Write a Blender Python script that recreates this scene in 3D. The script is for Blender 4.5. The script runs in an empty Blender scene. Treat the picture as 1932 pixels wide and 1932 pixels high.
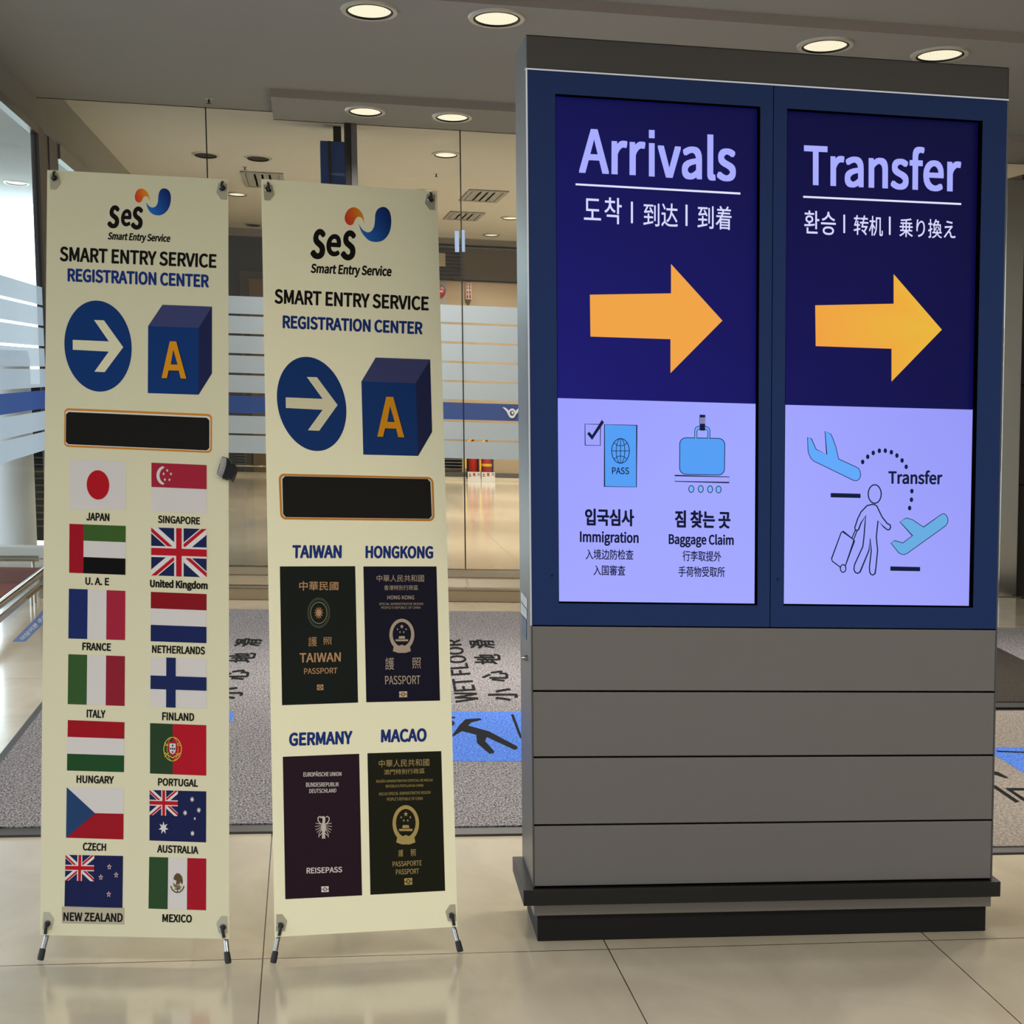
import bpy, bmesh, math, os
from mathutils import Vector, Matrix
from mathutils.geometry import tessellate_polygon

scene = bpy.context.scene
COL = scene.collection

# ------------------------------------------------------------------ camera
EYE = Vector((0.0, 0.0, 1.5))
FPX, CX, CY, PITCH, ROLL = 5184.34, 2232.9, 1680.0, 0.17725, 0.03388
_fw = Vector((0, math.cos(PITCH), -math.sin(PITCH)))
_r0 = Vector((1, 0, 0)); _u0 = _r0.cross(_fw)
RIGHT = _r0 * math.cos(ROLL) + _u0 * math.sin(ROLL)
UP = -_r0 * math.sin(ROLL) + _u0 * math.cos(ROLL)
cd = bpy.data.cameras.new('camera')
cam = bpy.data.objects.new('camera', cd); COL.objects.link(cam)
cd.sensor_fit = 'HORIZONTAL'; cd.sensor_width = 36.0
cd.lens = FPX / 1932 * 36.0
cd.shift_x = (966 - CX) / 1932
cd.shift_y = (CY - 966) / 1932
cd.clip_start = 0.1; cd.clip_end = 300
m3 = Matrix((RIGHT, UP, -_fw)).transposed()
cam.matrix_world = Matrix.Translation(EYE) @ m3.to_4x4()
scene.camera = cam

# ------------------------------------------------------------------ view
scene.view_settings.view_transform = 'Standard'
scene.view_settings.look = 'None'
scene.view_settings.exposure = 0.0
scene.view_settings.gamma = 1.0
scene.view_settings.use_curve_mapping = False
scene.cycles.max_bounces = 8
scene.cycles.transparent_max_bounces = 16
scene.cycles.caustics_reflective = False
scene.cycles.caustics_refractive = False
scene.cycles.sample_clamp_indirect = 6.0

# building frame: s runs along the kiosk side of the hall, t runs away from the viewer
TH = 0.31
A = Vector((math.cos(TH), math.sin(TH), 0)); B = Vector((-math.sin(TH), math.cos(TH), 0)); Z = Vector((0, 0, 1))
def bf(s, t, z): return A * s + B * t + Z * z

# ------------------------------------------------------------------ world (soft hall light, cooler from the window side)
W_WARM, W_COOL, W_STR = (0.59, 0.57, 0.54), (1.45, 1.8, 2.15), 1.27
w = bpy.data.worlds.new('hall_light'); scene.world = w; w.use_nodes = True
nt = w.node_tree; bg = nt.nodes['Background']
tc = nt.nodes.new('ShaderNodeTexCoord'); dp = nt.nodes.new('ShaderNodeVectorMath'); dp.operation = 'DOT_PRODUCT'
dp.inputs[1].default_value = (-A.x, -A.y, 0)
mr = nt.nodes.new('ShaderNodeMapRange'); mr.inputs[1].default_value = 0.25; mr.inputs[2].default_value = 0.95
mx = nt.nodes.new('ShaderNodeMix'); mx.data_type = 'RGBA'
mx.inputs[6].default_value = (*W_WARM, 1); mx.inputs[7].default_value = (*W_COOL, 1)
mr2 = nt.nodes.new('ShaderNodeMapRange'); mr2.inputs[1].default_value = -0.9; mr2.inputs[2].default_value = -0.1; mr2.inputs[3].default_value = 1.45; mr2.inputs[4].default_value = 1.0
sc = nt.nodes.new('ShaderNodeVectorMath'); sc.operation = 'SCALE'
nt.links.new(tc.outputs['Generated'], dp.inputs[0]); nt.links.new(dp.outputs['Value'], mr.inputs[0])
nt.links.new(mr.outputs[0], mx.inputs[0]); nt.links.new(mx.outputs[2], sc.inputs[0]); nt.links.new(dp.outputs['Value'], mr2.inputs[0]); nt.links.new(mr2.outputs[0], sc.inputs['Scale']); nt.links.new(sc.outputs[0], bg.inputs['Color'])
bg.inputs['Strength'].default_value = W_STR

LAMP_NEAR, LAMP_MID, LAMP_FAR, LAMP_FILL, LAMP_MATS = 50.0, 28.0, 85.0, 20.0, 15.0
LAMP_COLOR = (1.0, 0.93, 0.81)

# ------------------------------------------------------------------ measuring helpers
def ray(px, py): return RIGHT * ((px - CX) / FPX) - UP * ((py - CY) / FPX) + _fw
def onz(px, py, z=0.0):
    d = ray(px, py); return EYE + d * ((z - EYE.z) / d.z)
class Plane:
    def __init__(self, P, n, u=None):
        self.P = Vector(P); self.n = Vector(n).normalized()
        if self.n.dot(EYE - self.P) < 0: self.n = -self.n
    def at(self, px, py, off=0.0):
        d = ray(px, py); return EYE + d * ((self.P + self.n * off - EYE).dot(self.n) / d.dot(self.n))
class Ground:
    def __init__(self, z): self.z = z; self.n = Vector((0, 0, 1))
    def at(self, px, py, off=0.0): return onz(px, py, self.z + off)
def frame(ox, oy, sc): return lambda u, v: (ox + u * sc, oy + v * sc)
def lin(c):
    return tuple(((x / 255) / 12.92 if x / 255 <= 0.04045 else ((x / 255 + 0.055) / 1.055) ** 2.4) for x in c)

# ------------------------------------------------------------------ materials
def newmat(name):
    m = bpy.data.materials.new(name); m.use_nodes = True
    return m, m.node_tree.nodes, m.node_tree.links, m.node_tree.nodes['Principled BSDF']
def mat(name, rgb, rough=0.5, metal=0.0, spec=0.5, noise=0.0, scale=8.0, stretch=(1, 1, 1), bump=0.0):
    m, N, L, P = newmat(name); c = lin(rgb)
    P.inputs['Base Color'].default_value = (*c, 1); P.inputs['Roughness'].default_value = rough
    P.inputs['Metallic'].default_value = metal; P.inputs['Specular IOR Level'].default_value = spec
    if noise or bump:
        tcn = N.new('ShaderNodeTexCoord'); mp = N.new('ShaderNodeMapping'); mp.inputs['Scale'].default_value = stretch
        nz = N.new('ShaderNodeTexNoise'); nz.inputs['Scale'].default_value = scale; nz.inputs['Detail'].default_value = 5
        L.new(tcn.outputs['Object'], mp.inputs[0]); L.new(mp.outputs[0], nz.inputs['Vector'])
        if noise:
            mxn = N.new('ShaderNodeMix'); mxn.data_type = 'RGBA'
            mxn.inputs[6].default_value = (*[x * (1 - noise) for x in c], 1); mxn.inputs[7].default_value = (*[min(1, x * (1 + noise)) for x in c], 1)
            L.new(nz.outputs['Fac'], mxn.inputs[0]); L.new(mxn.outputs[2], P.inputs['Base Color'])
        if bump:
            b = N.new('ShaderNodeBump'); b.inputs['Strength'].default_value = bump; b.inputs['Distance'].default_value = 0.004
            L.new(nz.outputs['Fac'], b.inputs['Height']); L.new(b.outputs[0], P.inputs['Normal'])
    return m
def emis(name, rgb, st):
    m, N, L, P = newmat(name)
    P.inputs['Base Color'].default_value = (0, 0, 0, 1); P.inputs['Emission Color'].default_value = (*lin(rgb), 1)
    P.inputs['Emission Strength'].default_value = st
    return m
def attr_mat(name, emit=0.0, rough=0.45):
    m, N, L, P = newmat(name); at = N.new('ShaderNodeAttribute'); at.attribute_name = 'Col'
    P.inputs['Roughness'].default_value = rough; P.inputs['Specular IOR Level'].default_value = 0.06
    if emit:
        P.inputs['Base Color'].default_value = (0, 0, 0, 1); P.inputs['Roughness'].default_value = 0.25; P.inputs['Specular IOR Level'].default_value = 0.08
        L.new(at.outputs['Color'], P.inputs['Emission Color']); P.inputs['Emission Strength'].default_value = emit
    else: L.new(at.outputs['Color'], P.inputs['Base Color'])
    return m
def glass_mat(name, tint=(0.93, 0.96, 0.95), refl=0.08):
    m, N, L, P = newmat(name); N.remove(P)
    tr = N.new('ShaderNodeBsdfTransparent'); tr.inputs[0].default_value = (*tint, 1)
    gl = N.new('ShaderNodeBsdfGlossy'); gl.inputs['Roughness'].default_value = 0.0
    lw = N.new('ShaderNodeFresnel'); lw.inputs['IOR'].default_value = 1.45
    mn = N.new('ShaderNodeMath'); mn.operation = 'MINIMUM'; mn.inputs[1].default_value = refl; L.new(lw.outputs[0], mn.inputs[0])
    mxs = N.new('ShaderNodeMixShader'); L.new(mn.outputs[0], mxs.inputs[0])
    L.new(tr.outputs[0], mxs.inputs[1]); L.new(gl.outputs[0], mxs.inputs[2])
    L.new(mxs.outputs[0], N['Material Output'].inputs[0])
    return m
def film_mat(name, rgb, see=0.12, trans=0.5):
    m, N, L, P = newmat(name); N.remove(P); c = (*lin(rgb), 1)
    df = N.new('ShaderNodeBsdfDiffuse'); df.inputs[0].default_value = c
    tl = N.new('ShaderNodeBsdfTranslucent'); tl.inputs[0].default_value = c
    tp = N.new('ShaderNodeBsdfTransparent')
    m1 = N.new('ShaderNodeMixShader'); m1.inputs[0].default_value = trans
    m2 = N.new('ShaderNodeMixShader'); m2.inputs[0].default_value = see
    L.new(df.outputs[0], m1.inputs[1]); L.new(tl.outputs[0], m1.inputs[2]); L.new(m1.outputs[0], m2.inputs[1]); L.new(tp.outputs[0], m2.inputs[2])
    L.new(m2.outputs[0], N['Material Output'].inputs[0])
    return m

def tile_floor_mat():
    m, N, L, P = newmat('stone_tile_floor')
    tcn = N.new('ShaderNodeTexCoord'); sp = N.new('ShaderNodeSeparateXYZ'); L.new(tcn.outputs['Object'], sp.inputs[0])
    def math_(op, a, b=None, c=None):
        n = N.new('ShaderNodeMath'); n.operation = op
        for i, x in enumerate((a, b, c)):
            if x is None: continue
            if isinstance(x, (int, float)): n.inputs[i].default_value = x
            else: L.new(x, n.inputs[i])
        return n.outputs[0]
    def line(sock, off, size, g):
        q = math_('FRACT', math_('DIVIDE', math_('SUBTRACT', sock, off), size))
        d = math_('MULTIPLY', math_('MINIMUM', q, math_('SUBTRACT', 1.0, q)), size)
        return math_('LESS_THAN', d, g)
    g = math_('MAXIMUM', line(sp.outputs[0], -0.140, 0.876, 0.0016), line(sp.outputs[1], 7.312, 3.4, 0.004))
    mp = N.new('ShaderNodeMapping'); mp.inputs['Scale'].default_value = (1.0, 0.35, 1); mp.inputs['Rotation'].default_value = (0, 0, 0.5)
    L.new(tcn.outputs['Object'], mp.inputs[0])
    nz = N.new('ShaderNodeTexNoise'); nz.inputs['Scale'].default_value = 3.2; nz.inputs['Detail'].default_value = 6; nz.inputs['Distortion'].default_value = 1.2
    L.new(mp.outputs[0], nz.inputs['Vector'])
    cr = N.new('ShaderNodeValToRGB'); cr.color_ramp.elements[0].position = 0.35; cr.color_ramp.elements[1].position = 0.7
    cr.color_ramp.elements[0].color = (*lin((198, 185, 161)), 1); cr.color_ramp.elements[1].color = (*lin((214, 201, 177)), 1)
    L.new(nz.outputs['Fac'], cr.inputs[0])
    mxn = N.new('ShaderNodeMix'); mxn.data_type = 'RGBA'; mxn.inputs[7].default_value = (*lin((70, 60, 48)), 1)
    L.new(g, mxn.inputs[0]); L.new(cr.outputs[0], mxn.inputs[6]); L.new(mxn.outputs[2], P.inputs['Base Color'])
    P.inputs['Roughness'].default_value = 0.12; P.inputs['Specular IOR Level'].default_value = 0.36
    return m
def carpet_mat(name, lo, hi, sc=(170, 60, 1)):
    m, N, L, P = newmat(name)
    tcn = N.new('ShaderNodeTexCoord'); mp = N.new('ShaderNodeMapping'); mp.inputs['Scale'].default_value = sc
    nz = N.new('ShaderNodeTexNoise'); nz.inputs['Scale'].default_value = 1.0; nz.inputs['Detail'].default_value = 3; nz.inputs['Distortion'].default_value = 0.6
    L.new(tcn.outputs['Object'], mp.inputs[0]); L.new(mp.outputs[0], nz.inputs['Vector'])
    cr = N.new('ShaderNodeValToRGB'); cr.color_ramp.elements[0].position = 0.36; cr.color_ramp.elements[1].position = 0.66
    cr.color_ramp.elements[0].color = (*lin(lo), 1); cr.color_ramp.elements[1].color = (*lin(hi), 1)
    L.new(nz.outputs['Fac'], cr.inputs[0]); L.new(cr.outputs[0], P.inputs['Base Color'])
    P.inputs['Roughness'].default_value = 0.95; P.inputs['Specular IOR Level'].default_value = 0.1
    b = N.new('ShaderNodeBump'); b.inputs['Strength'].default_value = 0.5; b.inputs['Distance'].default_value = 0.006
    L.new(nz.outputs['Fac'], b.inputs['Height']); L.new(b.outputs[0], P.inputs['Normal'])
    return m
def lens_mat():
    m, N, L, P = newmat('downlight_lens_lit')
    tcn = N.new('ShaderNodeTexCoord'); mp = N.new('ShaderNodeMapping'); mp.inputs['Scale'].default_value = (1, 0.34, 1)
    wv = N.new('ShaderNodeTexWave'); wv.wave_type = 'RINGS'; wv.rings_direction = 'Z'; wv.inputs['Scale'].default_value = 22
    L.new(tcn.outputs['Object'], mp.inputs[0]); L.new(mp.outputs[0], wv.inputs['Vector'])
    cr = N.new('ShaderNodeValToRGB'); cr.color_ramp.elements[0].color = (*lin((236, 222, 178)), 1); cr.color_ramp.elements[1].color = (*lin((255, 250, 228)), 1)
    L.new(wv.outputs['Fac'], cr.inputs[0]); L.new(cr.outputs[0], P.inputs['Emission Color'])
    P.inputs['Emission Strength'].default_value = 0.98; P.inputs['Base Color'].default_value = (0.1, 0.1, 0.1, 1)
    return m

M = {
 'floor': tile_floor_mat(),
 'ceil': mat('ceiling_paint', (150, 150, 147), 0.8, noise=0.02, scale=1.5),
 'fascia': mat('ceiling_fascia', (160, 152, 144), 0.7, noise=0.03),
 'steel': mat('brushed_steel', (88, 88, 90), 0.33, 0.9, noise=0.06, scale=30, stretch=(1, 1, 0.03)),
 'capsteel': mat('dark_brushed_steel', (66, 64, 62), 0.34, 0.7, noise=0.05, scale=30, stretch=(0.05, 1, 1)),
 'trimsteel': mat('polished_edge', (205, 210, 220), 0.2, 1.0),
 'chrome': mat('chrome_tube', (200, 195, 182), 0.14, 1.0),
 'blue': mat('blue_door_paint', (20, 46, 98), 0.42, 0.1, spec=0.2, noise=0.04, scale=20),
 'panel': mat('grey_metal_panel', (106, 103, 102), 0.45, 0.2, noise=0.03, scale=4),
 'ledge': mat('dark_ledge_metal', (27, 25, 23), 0.5, 0.1, spec=0.3, noise=0.05),
 'base': mat('black_plinth', (24, 22, 21), 0.6, spec=0.2, noise=0.05),
 'strip': mat('grey_metal_strip', (112, 108, 102), 0.35, 0.6),
 'black': mat('matte_black', (8, 8, 10), 0.4, spec=0.25),
 'rubber': mat('black_rubber', (26, 26, 28), 0.6, bump=0.1, scale=200),
 'print': attr_mat('printed_ink', 0.0, 0.42),
 'recess': mat('recess_black', (5, 5, 6), 0.95, spec=0.0),
 'screen': attr_mat('lit_display', 1.0),
 'bannerA': mat('banner_fabric', (210, 204, 172), 0.42, spec=0.4, noise=0.015, scale=3, bump=0.05),
 'bannerB': mat('lit_banner_fabric', (238, 234, 202), 0.42, spec=0.4, noise=0.015, scale=3, bump=0.05),  # same cloth as bannerA, lightened for the stronger light falling on it
 'grommet': mat('grommet_chrome', (165, 165, 165), 0.22, 1.0),
 'patch': mat('clear_corner_patch', (166, 160, 138), 0.3, spec=0.6),
 'alu': mat('aluminium_post', (118, 116, 118), 0.35, 0.75, noise=0.05, scale=20, stretch=(1, 1, .05)),
 'postgrey': mat('purple_grey_post', (78, 74, 80), 0.45, 0.1, noise=0.06, scale=10),
 'darkalu': mat('dark_mullion', (52, 49, 46), 0.35, 0.6),
 'glass': glass_mat('clear_glass'),
 'film': film_mat('frosted_film', (206, 221, 235), 0.04, 0.5),
 'bluefilm': film_mat('blue_film', (74, 102, 172), 0.03, 0.45),
 'sill': mat('stone_sill', (150, 134, 108), 0.35, noise=0.08, scale=6),
 'carpet': carpet_mat('grey_loop_carpet', (46, 44, 48), (172, 167, 170)),
 'carpetb': carpet_mat('blue_loop_carpet', (42, 78, 168), (104, 150, 240)),
 'shadow_carpet': carpet_mat('shadow_dark_pile', (40, 37, 34), (66, 61, 56)),  # carpet colour darkened to paint the shadow wedge right of the kiosk
 'carpetl': carpet_mat('beige_grey_mat_pile', (112, 104, 97), (156, 147, 139), (120, 40, 1)),
 'letter': mat('black_mat_lettering', (20, 20, 22), 0.95, spec=0.1, bump=0.3, scale=300),
 'ring': mat('white_trim_ring', (190, 184, 172), 0.35, noise=0.02),
 'well': mat('dark_lamp_well', (9, 9, 9), 0.6, spec=0.15),
 'lens': lens_mat(),
 'wallbeige': mat('beige_wall_panel', (186, 164, 134), 0.4, noise=0.03, scale=2),
 'wallgrey': mat('grey_wall', (176, 170, 162), 0.6, noise=0.02),
 'walldark': mat('dark_glossy_wall', (52, 54, 56), 0.25, noise=0.05, scale=2),
 'wood': mat('bronze_wall_panel', (52, 42, 26), 0.4, 0.1, noise=0.15, scale=5, stretch=(1, 1, .2)),
 'skirt': mat('grey_skirting', (96, 92, 86), 0.5),
 'louvre': mat('louvre_metal', (128, 126, 120), 0.4, 0.4),
 'red': mat('red_enamel', (176, 36, 30), 0.3, noise=0.04),
 'yellow': mat('yellow_plastic', (232, 178, 40), 0.4, noise=0.03),
 'white': mat('white_enamel', (226, 226, 224), 0.4, noise=0.02),
 'cream': mat('cream_plastic', (206, 196, 170), 0.5, noise=0.02),
 'redcarpet': mat('rust_red_carpet', (128, 62, 50), 0.9, noise=0.15, scale=60),
 'tape': mat('blue_floor_tape', (84, 112, 176), 0.4, noise=0.04),
 'daylight': emis('bright_daylight_window', (226, 248, 255), 5.0),
 'pylon': mat('blue_sign_box', (30, 66, 140), 0.4, noise=0.04),
 'outceil': mat('outer_ceiling_paint', (196, 206, 216), 0.8, noise=0.02, scale=1.0),
 'glass_reflection': film_mat('painted_blue_reflection', (190, 214, 246), 0.3, 0.5),  # pale blue of the reflections modelled on the glass joint
}

# ------------------------------------------------------------------ objects
def tag(o, label=None, cat=None, group=None, kind=None):
    if label: o['label'] = label
    if cat: o['category'] = cat
    if group: o['group'] = group
    if kind: o['kind'] = kind
    return o
def empty(name, loc=(0, 0, 0), rz=0.0):
    o = bpy.data.objects.new(name, None); COL.objects.link(o); o.location = loc; o.rotation_euler = (0, 0, rz); o.empty_display_size = 0.05
    return o
class MB:
    """collects vertices and faces; build() links them as one mesh object"""
    def __init__(self): self.v = []; self.f = []; self.c = []; self.mi = []; self.cur = 0
    def poly(self, pts, col=None):
        i = len(self.v); self.v += [Vector(p) for p in pts]; self.c += (col if isinstance(col, list) else [col] * len(pts))
        self.f.append(tuple(range(i, i + len(pts)))); self.mi.append(self.cur); return self
    def raw(self, verts, faces, col=None):
        i = len(self.v); self.v += [Vector(p) for p in verts]; self.c += [col] * len(verts)
        self.f += [tuple(i + k for k in q) for q in faces]; self.mi += [self.cur] * len(faces); return self
    def hexa(self, p):   # 8 points: bottom ring 0-3, top ring 4-7
        return self.raw(p, [(3, 2, 1, 0), (4, 5, 6, 7), (0, 1, 5, 4), (1, 2, 6, 5), (2, 3, 7, 6), (3, 0, 4, 7)])
    def box(self, x0, x1, y0, y1, z0, z1):
        return self.hexa([(x0, y0, z0), (x1, y0, z0), (x1, y1, z0), (x0, y1, z0), (x0, y0, z1), (x1, y0, z1), (x1, y1, z1), (x0, y1, z1)])
    def tube(self, p, q, r0, r1=None, n=14, caps=True):
        p, q = Vector(p), Vector(q); r1 = r0 if r1 is None else r1; d = (q - p).normalized()
        x = d.orthogonal().normalized(); y = d.cross(x); vs = []
        for c, r in ((p, r0), (q, r1)):
            for k in range(n):
                a = 2 * math.pi * k / n; vs.append(c + x * (r * math.cos(a)) + y * (r * math.sin(a)))
        fs = [(k, (k + 1) % n, n + (k + 1) % n, n + k) for k in range(n)]
        if caps: fs += [tuple(range(n - 1, -1, -1)), tuple(range(n, 2 * n))]
        return self.raw(vs, fs)
    def path(self, pts, r, n=10):
        for a, b in zip(pts, pts[1:]): self.tube(a, b, r, n=n)
        return self
    def lathe(self, prof, c, ax=None, x=None, y=None, n=28, sx=1, sy=1):
        c = Vector(c); ax = Vector(ax or (0, 0, 1)).normalized(); x = Vector(x) if x else ax.orthogonal().normalized(); y = Vector(y) if y else ax.cross(x)
        vs = []
        for r, h in prof:
            for k in range(n):
                a = 2 * math.pi * k / n; vs.append(c + ax * h + x * (r * sx * math.cos(a)) + y * (r * sy * math.sin(a)))
        fs = []
        for j in range(len(prof) - 1):
            for k in range(n): fs.append((j * n + k, j * n + (k + 1) % n, (j + 1) * n + (k + 1) % n, (j + 1) * n + k))
        return self.raw(vs, fs)
    def build(self, name, m, parent=None, smooth=False, bevel=0.0, local=True):
        me = bpy.data.meshes.new(name)
        vs = self.v
        if parent is not None and local:
            inv = parent.matrix_basis.inverted() if parent.parent is None else (parent.parent.matrix_basis @ parent.matrix_basis).inverted()
            vs = [inv @ p for p in vs]
        me.from_pydata([tuple(p) for p in vs], [], self.f)
        ms = m if isinstance(m, list) else [m]
        for q in ms: me.materials.append(q)
        if len(ms) > 1:
            for p, i in zip(me.polygons, self.mi): p.material_index = i
        if any(c is not None for c in self.c):
            at = me.color_attributes.new('Col', 'FLOAT_COLOR', 'POINT')
            for i, c in enumerate(self.c):
                at.data[i].color = (*(c or (0.5, 0.5, 0.5)), 1)
        else:
            bm = bmesh.new(); bm.from_mesh(me); bmesh.ops.recalc_face_normals(bm, faces=bm.faces); bm.to_mesh(me); bm.free()
        if smooth:
            for p in me.polygons: p.use_smooth = True
            if hasattr(me, 'set_sharp_from_angle'): me.set_sharp_from_angle(angle=0.7)
        me.update()
        o = bpy.data.objects.new(name, me); COL.objects.link(o)
        if bevel:
            b = o.modifiers.new('bevel', 'BEVEL'); b.width = bevel; b.segments = 2; b.limit_method = 'ANGLE'
        if parent is not None: o.parent = parent
        return o
def bbox8(s0, s1, t0, t1, z0, z1):
    return [bf(s0, t0, z0), bf(s1, t0, z0), bf(s1, t1, z0), bf(s0, t1, z0), bf(s0, t0, z1), bf(s1, t0, z1), bf(s1, t1, z1), bf(s0, t1, z1)]
def BB(s0, s1, t0, t1, z0, z1): return MB().hexa(bbox8(s0, s1, t0, t1, z0, z1))
def struct(name, mb, m, parent=None, **k):
    o = mb.build(name, m, parent, **k)
    if parent is None: o['kind'] = 'structure'
    return o

# ------------------------------------------------------------------ lettering
FONT = None
try:
    FONT = bpy.data.fonts.load(os.path.join(bpy.utils.system_resource('DATAFILES', path='fonts'), 'Noto Sans CJK Regular.woff2'))
except Exception:
    FONT = None
_tc = {}
def glyphs(txt):
    if txt in _tc: return _tc[txt]
    cu = bpy.data.curves.new('lettering', 'FONT'); cu.body = txt; cu.resolution_u = 5
    if FONT: cu.font = FONT
    o = bpy.data.objects.new('lettering', cu); COL.objects.link(o)
    dg = bpy.context.evaluated_depsgraph_get(); ev = o.evaluated_get(dg); me = ev.to_mesh()
    vs = [(v.co.x, v.co.y) for v in me.vertices]; fs = [tuple(p.vertices) for p in me.polygons]
    ev.to_mesh_clear(); bpy.data.objects.remove(o); bpy.data.curves.remove(cu)
    x0 = min(v[0] for v in vs); x1 = max(v[0] for v in vs); y0 = min(v[1] for v in vs); y1 = max(v[1] for v in vs)
    r = ([((x - x0), (y - y0)) for x, y in vs], fs, x1 - x0, y1 - y0); _tc[txt] = r
    return r
def text(mb, pl, fr, txt, TL, TR, BL, BR, col, bold=0.0, layer=3, square=False):
    """lettering whose outline box fills the four measured corners of plane pl; bold is a share of the letter height"""
    vs, fs, W, H = glyphs(txt)
    c = [fr(*q) for q in (TL, TR, BL, BR)]; cl = lin(col)
    hpx = math.hypot(c[0][0] - c[2][0], c[0][1] - c[2][1]); wpx = math.hypot(c[0][0] - c[1][0], c[0][1] - c[1][1])
    offs = [(0, 0)] if not bold else [(0, 0)] + ([(bold * i, bold * j) for i in (-1, 0, 1) for j in (-1, 0, 1) if i or j] if square else [(bold * math.cos(k * math.pi / 7), bold * math.sin(k * math.pi / 7)) for k in range(14)])
    for i, (ox, oy) in enumerate(offs):
        out = []
        for x, y in vs:
            u = x / W; v = y / H
            u = bold * hpx / wpx + u * (1 - 2 * bold * hpx / wpx) + ox * hpx / wpx if bold else u
            v = bold + v * (1 - 2 * bold) + oy if bold else v
            px = (c[2][0] * (1 - u) + c[3][0] * u) * (1 - v) + (c[0][0] * (1 - u) + c[1][0] * u) * v
            py = (c[2][1] * (1 - u) + c[3][1] * u) * (1 - v) + (c[0][1] * (1 - u) + c[1][1] * u) * v
            out.append(pl.at(px, py, layer * PRINT + i * 1e-5))
        mb.raw(out, fs, cl)
PRINT = 0.00035
def shape(mb, pl, fr, pts, col, layer=1):
    """a flat printed shape; concave outlines are triangulated"""
    P = [fr(*q) for q in pts]; cols = [lin(c) for c in col] if isinstance(col, list) else [lin(col)] * len(pts)
    i0 = len(mb.v)
    for (x, y), c in zip(P, cols): mb.v.append(pl.at(x, y, layer * PRINT)); mb.c.append(c)
    for tri in tessellate_polygon([[Vector((x, y, 0)) for x, y in P]]):
        a, b, c = [P[k] for k in tri]
        s = (b[0] - a[0]) * (c[1] - a[1]) - (b[1] - a[1]) * (c[0] - a[0])
        mb.f.append(tuple(i0 + k for k in (tri if s < 0 else tri[::-1]))); mb.mi.append(0)
def ell(cx, cy, a, b, n=48, t0=0.0, t1=2 * math.pi, full=True):
    ks = range(n) if full else range(n + 1)
    return [(cx + a[0] * math.cos(t0 + (t1 - t0) * k / n) + b[0] * math.sin(t0 + (t1 - t0) * k / n), cy + a[1] * math.cos(t0 + (t1 - t0) * k / n) + b[1] * math.sin(t0 + (t1 - t0) * k / n)) for k in ks]
def ring(mb, pl, fr, o, i, col, layer=1):
    n = len(o)
    for k in range(n):
        shape(mb, pl, fr, [o[k], o[(k + 1) % n], i[(k + 1) % n], i[k]], col, layer)
def bil(Q, u, v):
    TL, TR, BR, BL = Q
    return tuple((TL[k] * (1 - u) + TR[k] * u) * (1 - v) + (BL[k] * (1 - u) + BR[k] * u) * v for k in (0, 1))
def sub(Q, u0, u1, v0, v1): return [bil(Q, u0, v0), bil(Q, u1, v0), bil(Q, u1, v1), bil(Q, u0, v1)]
def rrect(Q, ru, rv, n=6, chamfer=False):
    out = []
    for (cu, cv, a0) in ((1 - ru, rv, -math.pi / 2), (1 - ru, 1 - rv, 0), (ru, 1 - rv, math.pi / 2), (ru, rv, math.pi)):
        m = 1 if chamfer else n
        for k in range(m + 1):
            a = a0 + math.pi / 2 * k / m; out.append(bil(Q, cu + ru * math.cos(a), cv + rv * math.sin(a)))
    return out
def star(cx, cy, rx, ry, n=5, inner=0.42):
    return [(cx + (1 if k % 2 == 0 else inner) * rx * math.sin(math.pi * k / n), cy - (1 if k % 2 == 0 else inner) * ry * math.cos(math.pi * k / n)) for k in range(2 * n)]
def stroke(mb, pl, fr, pts, wd, col, layer=2, closed=False, wy=None):
    """a printed line: mitred band along a polyline"""
    n = len(pts); wy = wy or wd; L_, R_ = [], []
    for k in range(n):
        a = pts[(k - 1) % n] if (closed or k > 0) else pts[k]; b = pts[(k + 1) % n] if (closed or k < n - 1) else pts[k]
        dx, dy = b[0] - a[0], b[1] - a[1]; l = math.hypot(dx, dy) or 1
        e1x, e1y = pts[k][0] - a[0], pts[k][1] - a[1]; l1 = math.hypot(e1x, e1y)
        mt = 1.0
        if l1 > 0: mt = 1 / max(0.55, abs(e1x * dx + e1y * dy) / (l1 * l))
        nx, ny = -dy / l * wd / 2 * mt, dx / l * wy / 2 * mt
        L_.append((pts[k][0] + nx, pts[k][1] + ny)); R_.append((pts[k][0] - nx, pts[k][1] - ny))
    for k in range(n if closed else n - 1):
        j = (k + 1) % n; shape(mb, pl, fr, [L_[k], L_[j], R_[j], R_[k]], col, layer)

# ================================================================== THE SETTING
SL = -1.65           # inner face of the left glass wall
TG = 20.04           # end glass wall
floor = BB(-16, 9, -12, 60, -0.08, 0)
fo = floor.build('floor', M['floor'], None); fo['kind'] = 'structure'
fo.data.transform(Matrix.Rotation(-TH, 4, 'Z')); fo.rotation_euler = (0, 0, TH)
CZ0, CZ1, CZ2, CZ3 = 3.237, 3.187, 3.137, 3.37
struct('ceiling', BB(SL - 0.3, 8, 3.0, 13.64, CZ0, CZ0 + 0.3), M['ceil'])
struct('ceiling.001', BB(SL, 8, 13.64, 18.44, CZ1, CZ0 + 0.3), M['ceil'])
struct('ceiling.002', BB(SL, -0.176, 18.44, TG + 0.05, CZ1, CZ0 + 0.3), M['ceil'])
struct('ceiling.003', BB(-0.176, 8, 18.44, TG + 0.05, CZ2, CZ0 + 0.3), M['ceil'])
struct('ceiling.004', BB(SL, 8, TG + 0.05, 41.4, CZ3, CZ3 + 0.2), mat('far_hall_ceiling', (196, 193, 186), 0.8, noise=0.02, scale=1.5))
struct('trim_1', BB(SL, 8, 13.625, 13.64, CZ1, CZ0), M['fascia'])
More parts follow.
